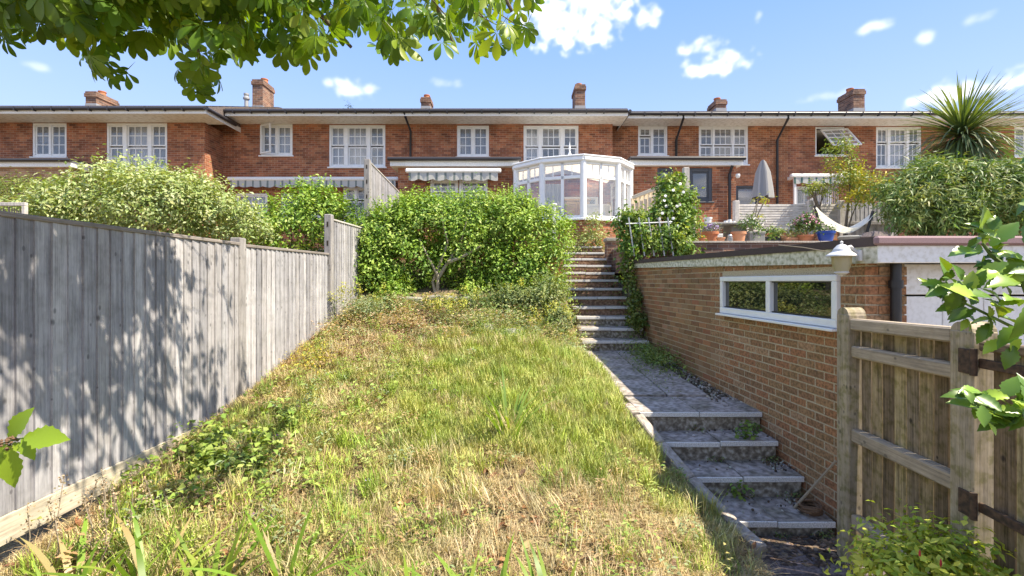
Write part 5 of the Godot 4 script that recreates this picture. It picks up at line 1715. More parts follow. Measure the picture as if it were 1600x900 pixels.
	shrub("yellow_shrub", "yellow green flowering shrub between the awning and the bamboo", "shrub", Vector3(8.3, 0.8, -11.4), [[at(1330, 295, 11.4), Vector3(0.55, 0.45, 0.4)], [at(1355, 300, 11.2), Vector3(0.4, 0.5, 0.4)], [at(1312, 245, 11.8), Vector3(0.3, 0.5, 0.3)], [at(1322, 268, 11.6), Vector3(0.35, 0.35, 0.3)]], 4200, 0.05, 0.1, 0.4, [Color(0.38, 0.36, 0.04), Color(0.28, 0.33, 0.06), Color(0.5, 0.44, 0.03), Color(0.2, 0.28, 0.06)], 120, 0.09, 0.5, 0.1, 0.4, 3)
	shrub("wild_plant", "small yellow green plant growing over the sloping board fence top", "plant", at(1280, 330, 11.7), [[at(1278, 296, 11.7), Vector3(0.35, 0.14, 0.2)]], 500, 0.05, 0.1, 0.4, [Color(0.35, 0.38, 0.06), Color(0.25, 0.32, 0.06)], 22, 0.06)
	shrub("young_sapling", "thin sapling with few yellow green leaves in front of the slatted fence", "sapling", Vector3(X(1166, 10.6), 0.82, -10.6), [[at(1192, 312, 10.6), Vector3(0.25, 0.06, 0.15)], [at(1180, 345, 10.6), Vector3(0.2, 0.2, 0.15)]], 90, 0.05, 0.1, 0.4, [Color(0.4, 0.4, 0.06)], 14, 0.04, 0.5, 0.1, 0.4, 5, M.stick)
	# weeds at the top of the steps
	shrub("tall_weed", "pale leafy weeds crowding the head of the long steps", "weeds", Vector3(1.9, 0.95, -12.2), [[at(925, 375, 12.2), Vector3(0.45, 0.25, 0.3)], [at(905, 385, 11.9), Vector3(0.3, 0.2, 0.25)], [at(928, 352, 12.4), Vector3(0.2, 0.35, 0.2)]], 1600, 0.05, 0.1, 0.4, [Color(0.27, 0.32, 0.1), Color(0.34, 0.37, 0.14), Color(0.18, 0.24, 0.06)], 60, 0.08)
	climber()
	palm()

func climber():
	var cols := [Color(0.13, 0.23, 0.04), Color(0.18, 0.29, 0.06), Color(0.24, 0.34, 0.07), Color(0.32, 0.4, 0.08), Color(0.09, 0.17, 0.03)]
	var b := []
	for q in [[1048, 290, 9.9, 0.28], [1052, 320, 9.7, 0.36], [1040, 350, 9.6, 0.4], [1065, 350, 9.6, 0.34], [1075, 380, 9.6, 0.2], [1000, 355, 9.4, 0.28], [980, 360, 9.3, 0.2], [1060, 372, 9.5, 0.3], [1030, 375, 9.4, 0.26], [985, 385, 9.2, 0.2], [984, 415, 9.1, 0.12], [984, 440, 9.0, 0.1], [974, 345, 9.6, 0.18], [1082, 340, 9.7, 0.16], [1080, 310, 9.8, 0.14], [1010, 375, 9.05, 0.2], [1050, 385, 9.0, 0.2], [1070, 395, 9.2, 0.16], [990, 345, 9.2, 0.18], [995, 360, 8.95, 0.1], [1040, 362, 8.95, 0.1], [1022, 385, 8.93, 0.1], [1012, 345, 8.95, 0.09], [985, 392, 8.93, 0.08], [1055, 372, 8.95, 0.12]]:
		b.append([at(q[0], q[1], q[2]), Vector3(q[3], q[3] * 1.0, q[3] * 0.7)])
	var t := shrub("climbing_plant", "green climber with white trumpet flowers smothering the railing and post", "climber", Vector3(2.9, 0.42, -9.5), b, 12000, 0.05, 0.1, 0.62, cols, 420, 0.07, 0.25, 0.5, 0.6, 5, M.stem_green)
	for q in [[1063, 287], [1052, 297], [1038, 313], [1041, 322], [1050, 330], [1058, 322], [1052, 341], [1062, 320], [1035, 333], [1047, 347], [1060, 353], [1040, 306], [1068, 300], [1030, 342]]:
		var f := begin()
		var c := at(q[0], q[1], 9.22 if q[1] > 330 else 9.38)
		var ax := (Vector3(rng.randf_range(-0.4, 0.4), 0.25, 1)).normalized()
		var u := ax.cross(Vector3.UP).normalized()
		var v := u.cross(ax)
		for k in 8:
			var a := TAU * k / 8
			var a2 := TAU * (k + 1) / 8
			tri(f, c - ax * 0.03, c + (u * cos(a) + v * sin(a)) * 0.032, c + (u * cos(a2) + v * sin(a2)) * 0.032, ax)
		part(t, f, "flower", M.petal_white)
	# the piece that hangs over the steps
	shrub("hanging_ivy", "ivy trailing from the garage roof corner down beside the steps", "ivy", at(985, 450, 9.0), [[at(981, 430, 8.95), Vector3(0.11, 0.28, 0.1)], [at(990, 465, 8.7), Vector3(0.1, 0.2, 0.12)], [at(1000, 505, 8.4), Vector3(0.16, 0.16, 0.2)], [at(990, 485, 8.5), Vector3(0.12, 0.18, 0.15)]], 1500, 0.035, 0.07, 0.8, [Color(0.09, 0.15, 0.03), Color(0.15, 0.21, 0.05), Color(0.2, 0.24, 0.06)], 70, 0.05, 0.3, 0.3)

func palm():
	var c := at(1503, 205, 13.0)
	var base := Vector3(c.x, 0.8, c.z)
	var t := thing("cordyline_palm", "spiky headed palm with strap leaves and dead skirt above the bamboo", "palm", base)
	var st := begin()
	tube(st, [base, base.lerp(c, 0.5) + Vector3(0.08, 0, 0), c], [0.14, 0.12, 0.13], 10)
	part(t, st, "trunk", M.bark)
	var variants := []
	for k in 9:
		var f := Fol.new()
		var bend: float = [0.05, 0.16, 0.45, 0.8, 1.1, 0.12, 0.5, 0.9, 1.3][k]
		var col: Color = [Color(0.15, 0.21, 0.07), Color(0.11, 0.17, 0.07), Color(0.1, 0.15, 0.07), Color(0.15, 0.19, 0.1), Color(0.23, 0.24, 0.16), Color(0.22, 0.27, 0.07), Color(0.1, 0.14, 0.07), Color(0.18, 0.2, 0.13), Color(0.26, 0.22, 0.17)][k]
		f.blade(Vector3.ZERO, Vector3.BACK, Vector3.DOWN, 1.0, 0.048, col, bend, 6)
		variants.append(f.mesh())
	var more := []
	for k in 9: more.append([])
	for k in 850:
		# a golden spiral over the head, from upright to hanging
		var s := rng.randf()
		var el := lerpf(1.25, -1.2, pow(s, 0.75)) + rng.randf_range(-0.18, 0.18)
		var az := k * 2.39996 + rng.randf_range(-0.2, 0.2)
		var d := Vector3(cos(az) * cos(el), sin(el), sin(az) * cos(el))
		var v := 0
		if s < 0.3: v = [0, 5, 1][rng.randi() % 3]
		elif s < 0.6: v = [1, 2, 6, 5][rng.randi() % 4]
		elif s < 0.82: v = [3, 6, 7, 2][rng.randi() % 4]
		else: v = [4, 8, 7, 3][rng.randi() % 4]
		var z := d
		var x := Vector3.UP.cross(z).normalized()
		var y := z.cross(x)
		var l := rng.randf_range(1.1, 1.65) * (1.0 if el > 0.5 else 1.15)
		var xf := Transform3D(Basis(x, y, z).scaled_local(Vector3(1.0, l, l)), c + d * 0.1 + Vector3(0, -0.35 * s, 0))
		if k < 298: piece(t, variants[v], "leaf", M.leaf, xf)
		else: more[v].append([xf, Color(1, 1, 1)])
	for v in 9: scatter(t, variants[v], "crown", M.leaf, more[v])

func chestnut():
	var t := thing("chestnut_tree", "chestnut tree whose leafy bough hangs over the garden", "tree", Vector3(-1.9, -1.95, 1.6))
	var st := begin()
	tube(st, [Vector3(-1.9, -2.0, 1.6), Vector3(-1.95, 0.3, 1.5), Vector3(-1.8, 2.2, 1.2), Vector3(-1.7, 4.2, 0.8)], [0.3, 0.24, 0.2, 0.12], 14)
	part(t, st, "trunk", M.bark)
	var limbs := [[Vector3(-1.85, 1.8, 1.3), Vector3(-2.1, 2.5, -0.6), Vector3(-2.2, 2.5, -2.0), Vector3(-2.0, 2.2, -3.4)], [Vector3(-1.9, 2.2, 1.1), Vector3(-1.4, 2.8, -0.8), Vector3(-0.9, 2.6, -2.4), Vector3(-0.5, 2.0, -3.8)], [Vector3(-2.1, 2.45, -0.6), Vector3(-2.7, 2.7, -1.8), Vector3(-3.2, 2.4, -3.0)], [Vector3(-0.9, 2.6, -2.4), Vector3(-0.3, 2.3, -2.9), Vector3(0.0, 1.9, -3.2)], [Vector3(-2.2, 2.5, -2.0), Vector3(-1.6, 2.1, -2.9), Vector3(-1.2, 1.75, -3.4)]]
	var pool := []
	for l in limbs:
		st = begin()
		tube(st, l, [0.09, 0.06, 0.035, 0.014] if l.size() == 4 else [0.05, 0.03, 0.012], 9)
		part(t, st, "limb", M.bark)
		for k in l.size() - 1:
			for q in 6: pool.append(l[k].lerp(l[k + 1], q / 6.0))
	# palmate leaves: five to seven leaflets, broadest near the tip
	var meshes := []
	var prof := [0.07, 0.16, 0.33, 0.56, 0.8, 0.97, 1.0, 0.78, 0.22]
	for v in 6:
		var f := Fol.new()
		var n: int = [5, 7, 6, 5, 7, 6][v]
		var base_c: Color = [Color(0.14, 0.25, 0.026), Color(0.2, 0.31, 0.03), Color(0.11, 0.21, 0.03), Color(0.27, 0.37, 0.04), Color(0.17, 0.27, 0.024), Color(0.12, 0.22, 0.038)][v]
		for k in n:
			var a := lerpf(-1.9, 1.9, (k + 0.5) / n) + rng.randf_range(-0.08, 0.08)
			var l := 0.165 * lerpf(1.0, 0.6, pow(absf(a) / 1.9, 1.5)) * rng.randf_range(0.9, 1.08)
			var d := Vector3(sin(a), -0.12, cos(a)).normalized()
			f.broad(Vector3(sin(a) * 0.008, 0, cos(a) * 0.008), d, Vector3.UP, l, l * 0.38, vary(base_c, 0.15), prof, rng.randf_range(0.15, 0.4), 0.22)
		f.blade(Vector3(0, 0.0, 0), Vector3(0, 0.35, -1).normalized(), Vector3.UP, 0.13, 0.005, Color(0.16, 0.2, 0.05), 0.1, 2)
		meshes.append(f.mesh())
	var low := [[-150, 66], [0, 68], [60, 66], [105, 72], [135, 118], [180, 122], [195, 84], [235, 76], [275, 84], [295, 140], [320, 148], [340, 105], [390, 84], [440, 84], [480, 102], [515, 80], [545, 58], [590, 70], [605, 92], [640, 90], [662, 52], [700, 76], [735, 64], [765, 78], [800, 84], [828, 66], [836, 10]]
	var place := func(p: Vector3) -> Transform3D:
		var z := (Vector3(rng.randfn() * 0.55, -1.0, rng.randfn() * 0.55)).normalized()
		var u := (Vector3(rng.randfn() * 0.4, 0.35, rng.randfn() * 0.4 + 0.25)).normalized()
		var x := u.cross(z).normalized()
		return Transform3D(Basis(x, z.cross(x), z).scaled(Vector3.ONE * rng.randf_range(0.55, 0.95)), p)
	var made := 0
	var rest := []
	for k in 6: rest.append([])
	for q in [[150, 100, 3.0], [176, 112, 3.1], [196, 112, 2.9], [290, 118, 3.2], [305, 132, 3.0], [322, 126, 3.1], [338, 116, 3.3], [312, 142, 3.0], [278, 108, 2.9], [592, 74, 3.0], [612, 76, 3.2], [690, 66, 2.9], [745, 66, 3.1], [780, 68, 3.0], [805, 62, 2.8], [822, 42, 3.0], [480, 82, 3.2], [440, 74, 2.9], [8, 60, 2.8]]:
		piece(t, meshes[rng.randi() % 6], "leaf", M.leaf_near, place.call(at(q[0], q[1], q[2])))
		made += 1
	while made < 298:
		var px := rng.randf_range(-90, 836)
		var lim_y := table(low, px)
		var d := rng.randf_range(2.5, 4.3)
		var py := lim_y + 6.0 - 0.12 * F / d - absf(rng.randfn()) * 42.0
		var p := at(px, py, d)
		piece(t, meshes[rng.randi() % 6], "leaf", M.leaf_near, place.call(p))
		made += 1
	# the rest of the bough above and behind
	var n := 0
	while n < 3000:
		var p: Vector3
		if n % 5 < 2:
			var px := rng.randf_range(-260, 800)
			if px > 480 and rng.randf() < 0.75: continue
			var d := rng.randf_range(2.3, 4.5)
			var py := table(low, px) - 0.15 * F / d - 8.0 - rng.randf() * 210.0
			p = at(px, py, d)
			if p.y > 2.6 or (p.y > 1.9 and d > 3.5): continue
			if py > 5.0 and rng.randf() < 0.72: continue
			if px > 430 and py < -40.0: continue
		else:
			p = pool[rng.randi() % pool.size()] + rv() * rng.randf_range(0.2, 0.8)
			if p.z > -2.2 and p.y < 1.9 or p.x > -1.0: continue
			if p.z < -2.2 and p.y < -p.z * 0.62 or p.z < -3.4 or p.y > 2.9: continue
		rest[rng.randi() % 6].append(place.call(p))
		n += 1
	for k in 6:
		var mm := MultiMesh.new()
		mm.transform_format = MultiMesh.TRANSFORM_3D
		mm.mesh = meshes[k]
		mm.instance_count = rest[k].size()
		for i in rest[k].size(): mm.set_instance_transform(i, rest[k][i])
		var o := MultiMeshInstance3D.new()
		o.name = "crown"
		o.multimesh = mm
		o.material_override = M.leaf_near
		t.add_child(o, true)
		o.transform = t.global_transform.affine_inverse()
		o.set_meta("kind", "stuff")
	# twigs towards the fringe
	for k in 26:
		var a: Vector3 = pool[rng.randi() % pool.size()]
		var px := rng.randf_range(0, 820)
		var d := rng.randf_range(2.7, 4.0)
		var b := at(px, table(low, px) - 0.2 * F / d, d)
		st = begin()
		tube(st, [a, a.lerp(b, 0.55) + Vector3(0, 0.12, 0), b], [0.014, 0.009, 0.004], 5)
		part(t, st, "twig", M.bark)

# ---------------------------------------------------------------- lawn and small plants
func scatter(parent: Node3D, mesh: Mesh, called: String, m: Material, list: Array):
	if list.is_empty(): return
	var mm := MultiMesh.new()
	mm.transform_format = MultiMesh.TRANSFORM_3D
	mm.use_colors = true
	mm.mesh = mesh
	mm.instance_count = list.size()
	for i in list.size():
		mm.set_instance_transform(i, list[i][0])
		mm.set_instance_color(i, list[i][1])
	var o := MultiMeshInstance3D.new()
	o.name = called
	o.multimesh = mm
	o.material_override = m
	parent.add_child(o, true)
	o.transform = parent.global_transform.affine_inverse()
	o.set_meta("kind", "stuff")

func tuft(n: int, spread: float, lean: float, bend: float, w: float, flat := false) -> Mesh:
	var f := Fol.new()
	for k in n:
		var a := rng.randf() * TAU
		var out := Vector3(cos(a), 0, sin(a))
		var p := Vector3(rng.randfn() * spread, 0, rng.randfn() * spread)
		var d := (Vector3.UP * (0.12 if flat else 1.0) + out * rng.randf_range(0.1, lean)).normalized()
		var v := rng.randf_range(0.75, 1.2)
		f.blade(p, d, out, rng.randf_range(0.5, 1.0), w * rng.randf_range(0.7, 1.3), Color(v, v * rng.randf_range(0.93, 1.05), v * 0.95), bend * rng.randf_range(0.5, 1.4), 3)
	return f.mesh()

func blob(x: float, d: float, cx: float, cd: float, rx: float, rd: float) -> float:
	var q := pow((x - cx) / rx, 2) + pow((d - cd) / rd, 2)
	return exp(-q)

func make_lawn():
	var root := thing("lawn_grass", "rough unmown grass, green above and straw dry below", "grass", Vector3(-0.5, -1.3, -5.0), "", "stuff")
	var up := [tuft(14, 0.16, 0.7, 0.35, 0.03), tuft(12, 0.2, 1.0, 0.5, 0.028), tuft(16, 0.14, 0.5, 0.25, 0.026)]
	var fl := [tuft(12, 0.3, 1.6, 0.25, 0.028, true), tuft(10, 0.35, 1.6, 0.15, 0.024, true)]
	var ul := [[], [], []]
	var ll := [[], []]
	var n := 0
	while n < 30000:
		var d := 2.0 + 6.2 * pow(rng.randf(), 0.85)
		if rng.randf() < smoothstep(6.3, 6.9, d) * 0.92: continue
		var x := rng.randf_range(-2.85, 1.9)
		if x > table(TX, d) - (0.11 if d < 5.2 else 0.02): continue
		n += 1
		var nz := noise.get_noise_2d(x * 60, d * 60)
		var nz2 := noise.get_noise_2d(x * 190 + 500, d * 190)
		var nz3 := noise.get_noise_2d(x * 420 + 90, d * 420)
		var green := nz3 * 0.5 + 0.95 * blob(x, d, 0.1, 6.5, 1.3, 0.9) + 0.75 * blob(x, d, 1.2, 5.0, 0.55, 1.4) + 0.75 * blob(x, d, 0.15, 4.4, 0.7, 0.7) + 0.55 * blob(x, d, -0.9, 4.8, 0.8, 0.8) + nz * 0.9 + nz2 * 0.7 + 0.34
		var dry := 1.0 * blob(x, d, 0.15, 3.1, 0.75, 0.55) + 0.9 * blob(x, d, -2.3, 2.9, 0.7, 0.7) + 0.9 * blob(x, d, -2.2, 6.4, 0.7, 0.9) + 0.45 * blob(x, d, 1.0, 3.5, 0.7, 0.5) + 0.6 * blob(x, d, -1.3, 7.2, 0.6, 0.7)
		green = clampf(green - dry, 0.0, 1.0)
		if nz2 + nz3 > 0.42: continue
		var straw := Color(0.6, 0.5, 0.27).lerp(Color(0.45, 0.32, 0.18), clampf(0.5 + nz2 * 1.5, 0, 1))
		if x < -1.4 and d > 5.6: straw = straw.lerp(Color(0.45, 0.3, 0.17), 0.5)
		var fresh := Color(0.3, 0.39, 0.06).lerp(Color(0.5, 0.52, 0.13), rng.randf())
		fresh = fresh.lerp(Color(0.19, 0.27, 0.06), clampf(nz3 * 1.6 + 0.1, 0, 0.8))
		var c := straw.lerp(fresh, clampf(green + rng.randf_range(-0.25, 0.25), 0, 1))
		c = vary(c, 0.2)
		var y := ground_y(x, d) + 0.01
		var yaw := Basis(Vector3.UP, rng.randf() * TAU)
		if rng.randf() < 0.3 + 0.7 * green:
			var h := rng.randf_range(0.05, 0.12) + (0.1 + 0.12 * maxf(nz2, 0.0)) * green * rng.randf() + 0.09 * blob(x, d, 0.1, 6.5, 1.3, 0.9) * rng.randf()
			var k := rng.randi() % 3
			ul[k].append([Transform3D(yaw.scaled(Vector3(0.13, h, 0.13) if h < 0.13 else Vector3(h, h, h)), Vector3(x, y, -d)), c])
		else:
			var s := rng.randf_range(0.07, 0.17)
			var k := rng.randi() % 2
			ll[k].append([Transform3D((Basis(Vector3.RIGHT, -0.2) * yaw).scaled(Vector3.ONE * s), Vector3(x, y + 0.012, -d)), vary(straw, 0.25)])
	# taller clumps, each leaning its own way
	for q in 850:
		var d := 2.4 + 4.4 * rng.randf()
		var x := rng.randf_range(-2.75, 1.75)
		if x > table(TX, d) - 0.22: continue
		var dryness := blob(x, d, 0.15, 3.1, 0.8, 0.6) + blob(x, d, -2.2, 6.4, 0.7, 0.9)
		var col: Color = [Color(0.42, 0.52, 0.08), Color(0.3, 0.42, 0.06), Color(0.55, 0.56, 0.17), Color(0.62, 0.53, 0.28), Color(0.22, 0.32, 0.06), Color(0.5, 0.42, 0.22)][rng.randi() % 6]
		if rng.randf() < dryness: col = Color(0.6, 0.5, 0.3)
		var tall := rng.randf_range(0.12, 0.26) + 0.1 * blob(x, d, 0.2, 6.6, 1.4, 0.8)
		var lean := Basis(Vector3(rng.randfn(), 0, rng.randfn()).normalized(), rng.randf_range(0.0, 0.4))
		for j in rng.randi_range(4, 12):
			var px := x + rng.randfn() * 0.06
			var pd := d + rng.randfn() * 0.06
			var hh := tall * rng.randf_range(0.6, 1.15)
			ul[rng.randi() % 3].append([Transform3D(lean * Basis(Vector3.UP, rng.randf() * TAU) * Basis.from_scale(Vector3(hh * 0.7, hh, hh * 0.7)), Vector3(px, ground_y(px, pd), -pd)), vary(col, 0.2)])
	for k in 3: scatter(root, up[k], "grass_tufts", M.grass_blade, ul[k])
	for k in 2: scatter(root, fl[k], "straw", M.leaf_dry, ll[k])
	# fallen leaves
	var lit := thing("leaf_litter", "brown curled leaf litter scattered over the dry grass", "leaf litter", Vector3(-1.0, -1.6, -3.2), "", "stuff")
	var f := Fol.new()
	f.broad(Vector3.ZERO, Vector3.BACK, Vector3.UP, 1.0, 0.55, Color(1, 1, 1), [0.1, 0.6, 1.0, 0.8, 0.1], -0.35, 0.6)
	var ls := []
	while ls.size() < 1500:
		var d := rng.randf_range(2.3, 7.6)
		var x := rng.randf_range(-2.85, 1.8)
		if x > table(TX, d) - 0.05: continue
		var keep := 0.12 + blob(x, d, 0.1, 3.0, 0.8, 0.5) + blob(x, d, -2.3, 3.0, 0.6, 0.6) + blob(x, d, -2.0, 6.6, 0.8, 0.8)
		if rng.randf() > keep: continue
		ls.append([Transform3D(Basis(rv(), rng.randf_range(-0.5, 0.5)) * Basis(Vector3.UP, rng.randf() * TAU) * Basis.from_scale(Vector3.ONE * rng.randf_range(0.03, 0.085)), Vector3(x, ground_y(x, d) + rng.randf_range(0.015, 0.05), -d)), vary([Color(0.22, 0.1, 0.045), Color(0.3, 0.15, 0.07), Color(0.15, 0.08, 0.045), Color(0.4, 0.3, 0.16)][rng.randi() % 4], 0.25)])
	scatter(lit, f.mesh(), "fallen_leaves", M.leaf_dry, ls)
	# gravel and crumbs along the wall
	var gv := thing("gravel_strip", "gravel and earth crumbs along the foot of the garage wall", "gravel", Vector3(2.5, -1.4, -5.6), "", "stuff")
	var gs := begin()
	lathe(gs, Vector3.ZERO, [[0.0, -0.5], [0.8, -0.3], [1.0, 0.1], [0.6, 0.5], [0.0, 0.6]], 6)
	var gl := []
	for k in 900:
		var d := rng.randf_range(4.9, 8.0)
		var x := rng.randf_range(2.33, 2.66) - (d - 5.0) * 0.02
		var y := lerpf(-1.385, -1.22, (d - 4.8) / 3.2) - 0.045
		gl.append([Transform3D(Basis(rv(), rng.randf() * 3.0).scaled(Vector3.ONE * rng.randf_range(0.008, 0.022)), Vector3(x, y + rng.randf() * 0.03, -d)), vary([Color(0.2, 0.17, 0.14), Color(0.4, 0.37, 0.32), Color(0.09, 0.07, 0.05)][rng.randi() % 3], 0.2)])
	for s in [[3.8, -1.965, 2.45], [4.2, -1.77, 2.45], [4.55, -1.575, 2.3]]:
		for k in 70:
			gl.append([Transform3D(Basis(rv(), rng.randf() * 3.0).scaled(Vector3.ONE * rng.randf_range(0.004, 0.014)), Vector3(s[2] + absf(rng.randfn()) * 0.1 if rng.randf() < 0.8 else rng.randf_range(1.7, 2.6), s[1] + 0.006, -s[0] - 0.04 - rng.randf() * 0.26)), vary([Color(0.12, 0.09, 0.06), Color(0.42, 0.4, 0.34), Color(0.07, 0.05, 0.035)][rng.randi() % 3], 0.2)])
	for k in 420:
		gl.append([Transform3D(Basis(rv(), rng.randf() * 3.0).scaled(Vector3(1.4, 0.5, 1) * rng.randf_range(0.008, 0.022)), Vector3(rng.randf_range(1.95, 2.62), -2.09, -rng.randf_range(3.35, 3.74))), vary([Color(0.1, 0.065, 0.04), Color(0.2, 0.14, 0.09), Color(0.05, 0.035, 0.025)][rng.randi() % 3], 0.2)])
	scatter(gv, gs.commit(), "pebbles", M.leaf_dry, gl)

func ground_cover(label: String, cx: float, cd: float, rx: float, rd: float, count: int, l: float, cols: Array, h: float, mat_: Material = null, ratio := 0.8, category := "ground cover"):
	var c := Vector3(cx, ground_y(cx, cd), -cd)
	var f := Fol.new()
	for k in count:
		var x := cx + rng.randfn() * rx * 0.5
		var d := cd + rng.randfn() * rd * 0.5
		if x < -2.86 or x > 2.6: continue
		if x < 1.1 and category == "ground cover" and noise.get_noise_2d(x * 260, d * 260) < rng.randf_range(-0.25, 0.3): continue
		var p := Vector3(x, ground_y(x, d) + h * rng.randf_range(0.25, 1.0), -d)
		var nn := (Vector3.UP + rv() * 0.55).normalized()
		var dd := rv()
		dd = (dd - nn * dd.dot(nn)).normalized()
		var s := l * rng.randf_range(0.6, 1.25)
		f.leaf(p, dd, nn, s, s * ratio, vary(cols[rng.randi() % cols.size()], 0.22), 0.25)
	var o := piece(self, f.mesh(), "ground_cover", mat_ if mat_ else M.leaf)
	tag(o, label, category, "", "stuff")

func strap_plant(label: String, c: Vector3, n: int, l0: float, l1: float, w: float, cols: Array, spread := 0.05, lean := 0.5, called := "strap_leaf_plant"):
	var t := thing(called, label, "plant", c)
	for k in n:
		var f := Fol.new()
		var a := rng.randf() * TAU
		var out := Vector3(cos(a), 0, sin(a))
		var p := c + out * spread * rng.randf() + Vector3(0, -0.02, 0)
		f.blade(p, (Vector3.UP + out * rng.randf_range(0.05, lean)).normalized(), out, rng.randf_range(l0, l1), w * rng.randf_range(0.75, 1.2), vary(cols[rng.randi() % cols.size()], 0.15), rng.randf_range(0.1, 0.75), 7)
		piece(t, f.mesh(), "leaf", M.leaf_near)

func make_small_plants():
	var viol := [Color(0.28, 0.38, 0.07), Color(0.38, 0.47, 0.12), Color(0.2, 0.3, 0.055)]
	ground_cover("patch of heart shaped violet leaves against the foot of the grey fence", -2.3, 3.75, 0.5, 0.7, 2200, 0.06, viol, 0.2)
	ground_cover("spreading patch of small violet leaves in the middle of the rough lawn", -1.55, 4.9, 0.85, 1.1, 1500, 0.045, viol, 0.15)
	ground_cover("low clover leaves among the purple flowers left of the grass", -1.75, 3.4, 0.5, 0.5, 420, 0.046, viol, 0.1)
	ground_cover("russet dried heath beside the upper fence panel", -2.15, 6.5, 0.8, 0.9, 2200, 0.04, [Color(0.42, 0.27, 0.16), Color(0.5, 0.36, 0.2), Color(0.32, 0.2, 0.11), Color(0.36, 0.37, 0.12)], 0.22, M.leaf_dry, 0.2, "dry plants")
	ground_cover("dead brown stems under the dry stone wall", -1.3, 7.6, 0.9, 0.5, 1700, 0.05, [Color(0.26, 0.14, 0.08), Color(0.33, 0.2, 0.12), Color(0.16, 0.09, 0.05)], 0.22, M.leaf_dry, 0.12, "dry plants")
	ground_cover("pale grey green lavender clump at the fence by the bush", -2.35, 7.25, 0.35, 0.3, 1500, 0.05, [Color(0.3, 0.36, 0.2), Color(0.24, 0.3, 0.15)], 0.42, null, 0.4, "plant")
	ground_cover("golden yellow weeds at the foot of the fence", -2.5, 5.75, 0.28, 0.6, 700, 0.05, [Color(0.5, 0.42, 0.06), Color(0.42, 0.4, 0.08)], 0.16, null, 0.3, "weeds")
	ground_cover("silver leaved herbs on the bank below the spurge", -0.6, 7.2, 0.8, 0.4, 1800, 0.045, [Color(0.3, 0.34, 0.18), Color(0.22, 0.27, 0.1), Color(0.38, 0.38, 0.2)], 0.25, null, 0.35, "herbs")
	ground_cover("ferny green weeds along the path under the garage wall", 2.22, 7.2, 0.3, 0.95, 1900, 0.055, [Color(0.16, 0.24, 0.05), Color(0.24, 0.31, 0.07)], 0.36, null, 0.45, "weeds")
	ground_cover("mossy tufts growing in the joint of the path slabs", 1.86, 6.6, 0.1, 1.1, 500, 0.03, [Color(0.15, 0.2, 0.03), Color(0.22, 0.26, 0.06)], 0.21, null, 0.5, "moss")
	for q in [[2.36, 4.53, -1.56, "small bright weed growing on the second step below the landing", 70, 0.06], [2.08, 4.1, -1.93, "little lime green weed growing from a lower step riser", 60, 0.045]]:
		var f := Fol.new()
		crown(f, [[Vector3(q[0], q[2] + 0.06, -q[1]), Vector3(0.09, 0.07, 0.06)]], q[4], q[5] * 0.7, q[5], 0.7, [Color(0.2, 0.3, 0.05), Color(0.12, 0.2, 0.03)], 8, 0.03)
		tag(piece(self, f.mesh(), "step_weed", M.leaf), q[3], "weed", "", "stuff")
	var mf := Fol.new()
	for k in 700:
		var s: Array = [[3.735, -2.09, 1.86, 2.64], [4.138, -1.955, 1.68, 2.64], [4.49, -1.765, 1.52, 2.62], [4.8, -1.57, 1.38, 2.62]][rng.randi() % 4]
		var e := rng.randf()
		var x: float = s[3] - absf(rng.randfn()) * 0.09 if e < 0.5 else (s[2] + absf(rng.randfn()) * 0.07 if e < 0.75 else lerpf(s[2], s[3], [0.42, 0.47, 0.5][k % 3]) + rng.randfn() * 0.02)
		mf.leaf(Vector3(x, s[1] + absf(rng.randfn()) * 0.02, -s[0] - 0.02 + absf(rng.randfn()) * 0.03), rv(), (Vector3.UP + rv() * 0.7).normalized(), rng.randf_range(0.012, 0.035), rng.randf_range(0.008, 0.02), vary([Color(0.15, 0.2, 0.05), Color(0.24, 0.17, 0.09), Color(0.2, 0.24, 0.08)][k % 3], 0.3))
	tag(piece(self, mf.mesh(), "step_moss", M.leaf_dry), "moss and dead leaf crumbs in the corners of the lower steps", "moss", "", "stuff")
	# weeds growing on the treads of the upper flight
	ground_cover_steps()
	# scrubby weeds all over the bank
	var wf := Fol.new()
	for q in 420:
		var d := 2.5 + 4.6 * rng.randf()
		var x := rng.randf_range(-2.7, 1.6)
		if x > table(TX, d) - 0.15: continue
		if x > -0.9 and rng.randf() < 0.55: continue
		var c := _on(x, d)
		var hh := rng.randf_range(0.07, 0.22) + (0.14 * rng.randf() if x < -1.2 else 0.0)
		var col: Color = [Color(0.26, 0.36, 0.07), Color(0.38, 0.45, 0.13), Color(0.3, 0.36, 0.19), Color(0.2, 0.3, 0.06), Color(0.45, 0.42, 0.16), Color(0.42, 0.3, 0.16)][rng.randi() % 6]
		for j in rng.randi_range(25, 70):
			var s := rng.randf()
			var a := rng.randf() * TAU
			var p := c + Vector3(cos(a), 0, sin(a)) * 0.09 * rng.randf() * (0.5 + s) + Vector3(0, hh * s, 0)
			wf.leaf(p, Vector3(cos(a), rng.randf_range(-0.2, 0.7), sin(a)).normalized(), (Vector3.UP + rv() * 0.4).normalized(), rng.randf_range(0.02, 0.055), rng.randf_range(0.008, 0.025), vary(col, 0.25))
	tag(piece(self, wf.mesh(), "bank_weeds", M.leaf), "mixed scrubby weeds dotted over the rough grass bank", "weeds", "", "stuff")
	# the scrub between the lawn and the stone wall
	var sf := Fol.new()
	var scol := [Color(0.36, 0.43, 0.25), Color(0.26, 0.35, 0.1), Color(0.5, 0.37, 0.22), Color(0.4, 0.27, 0.16), Color(0.46, 0.48, 0.18), Color(0.18, 0.26, 0.07), Color(0.58, 0.48, 0.28)]
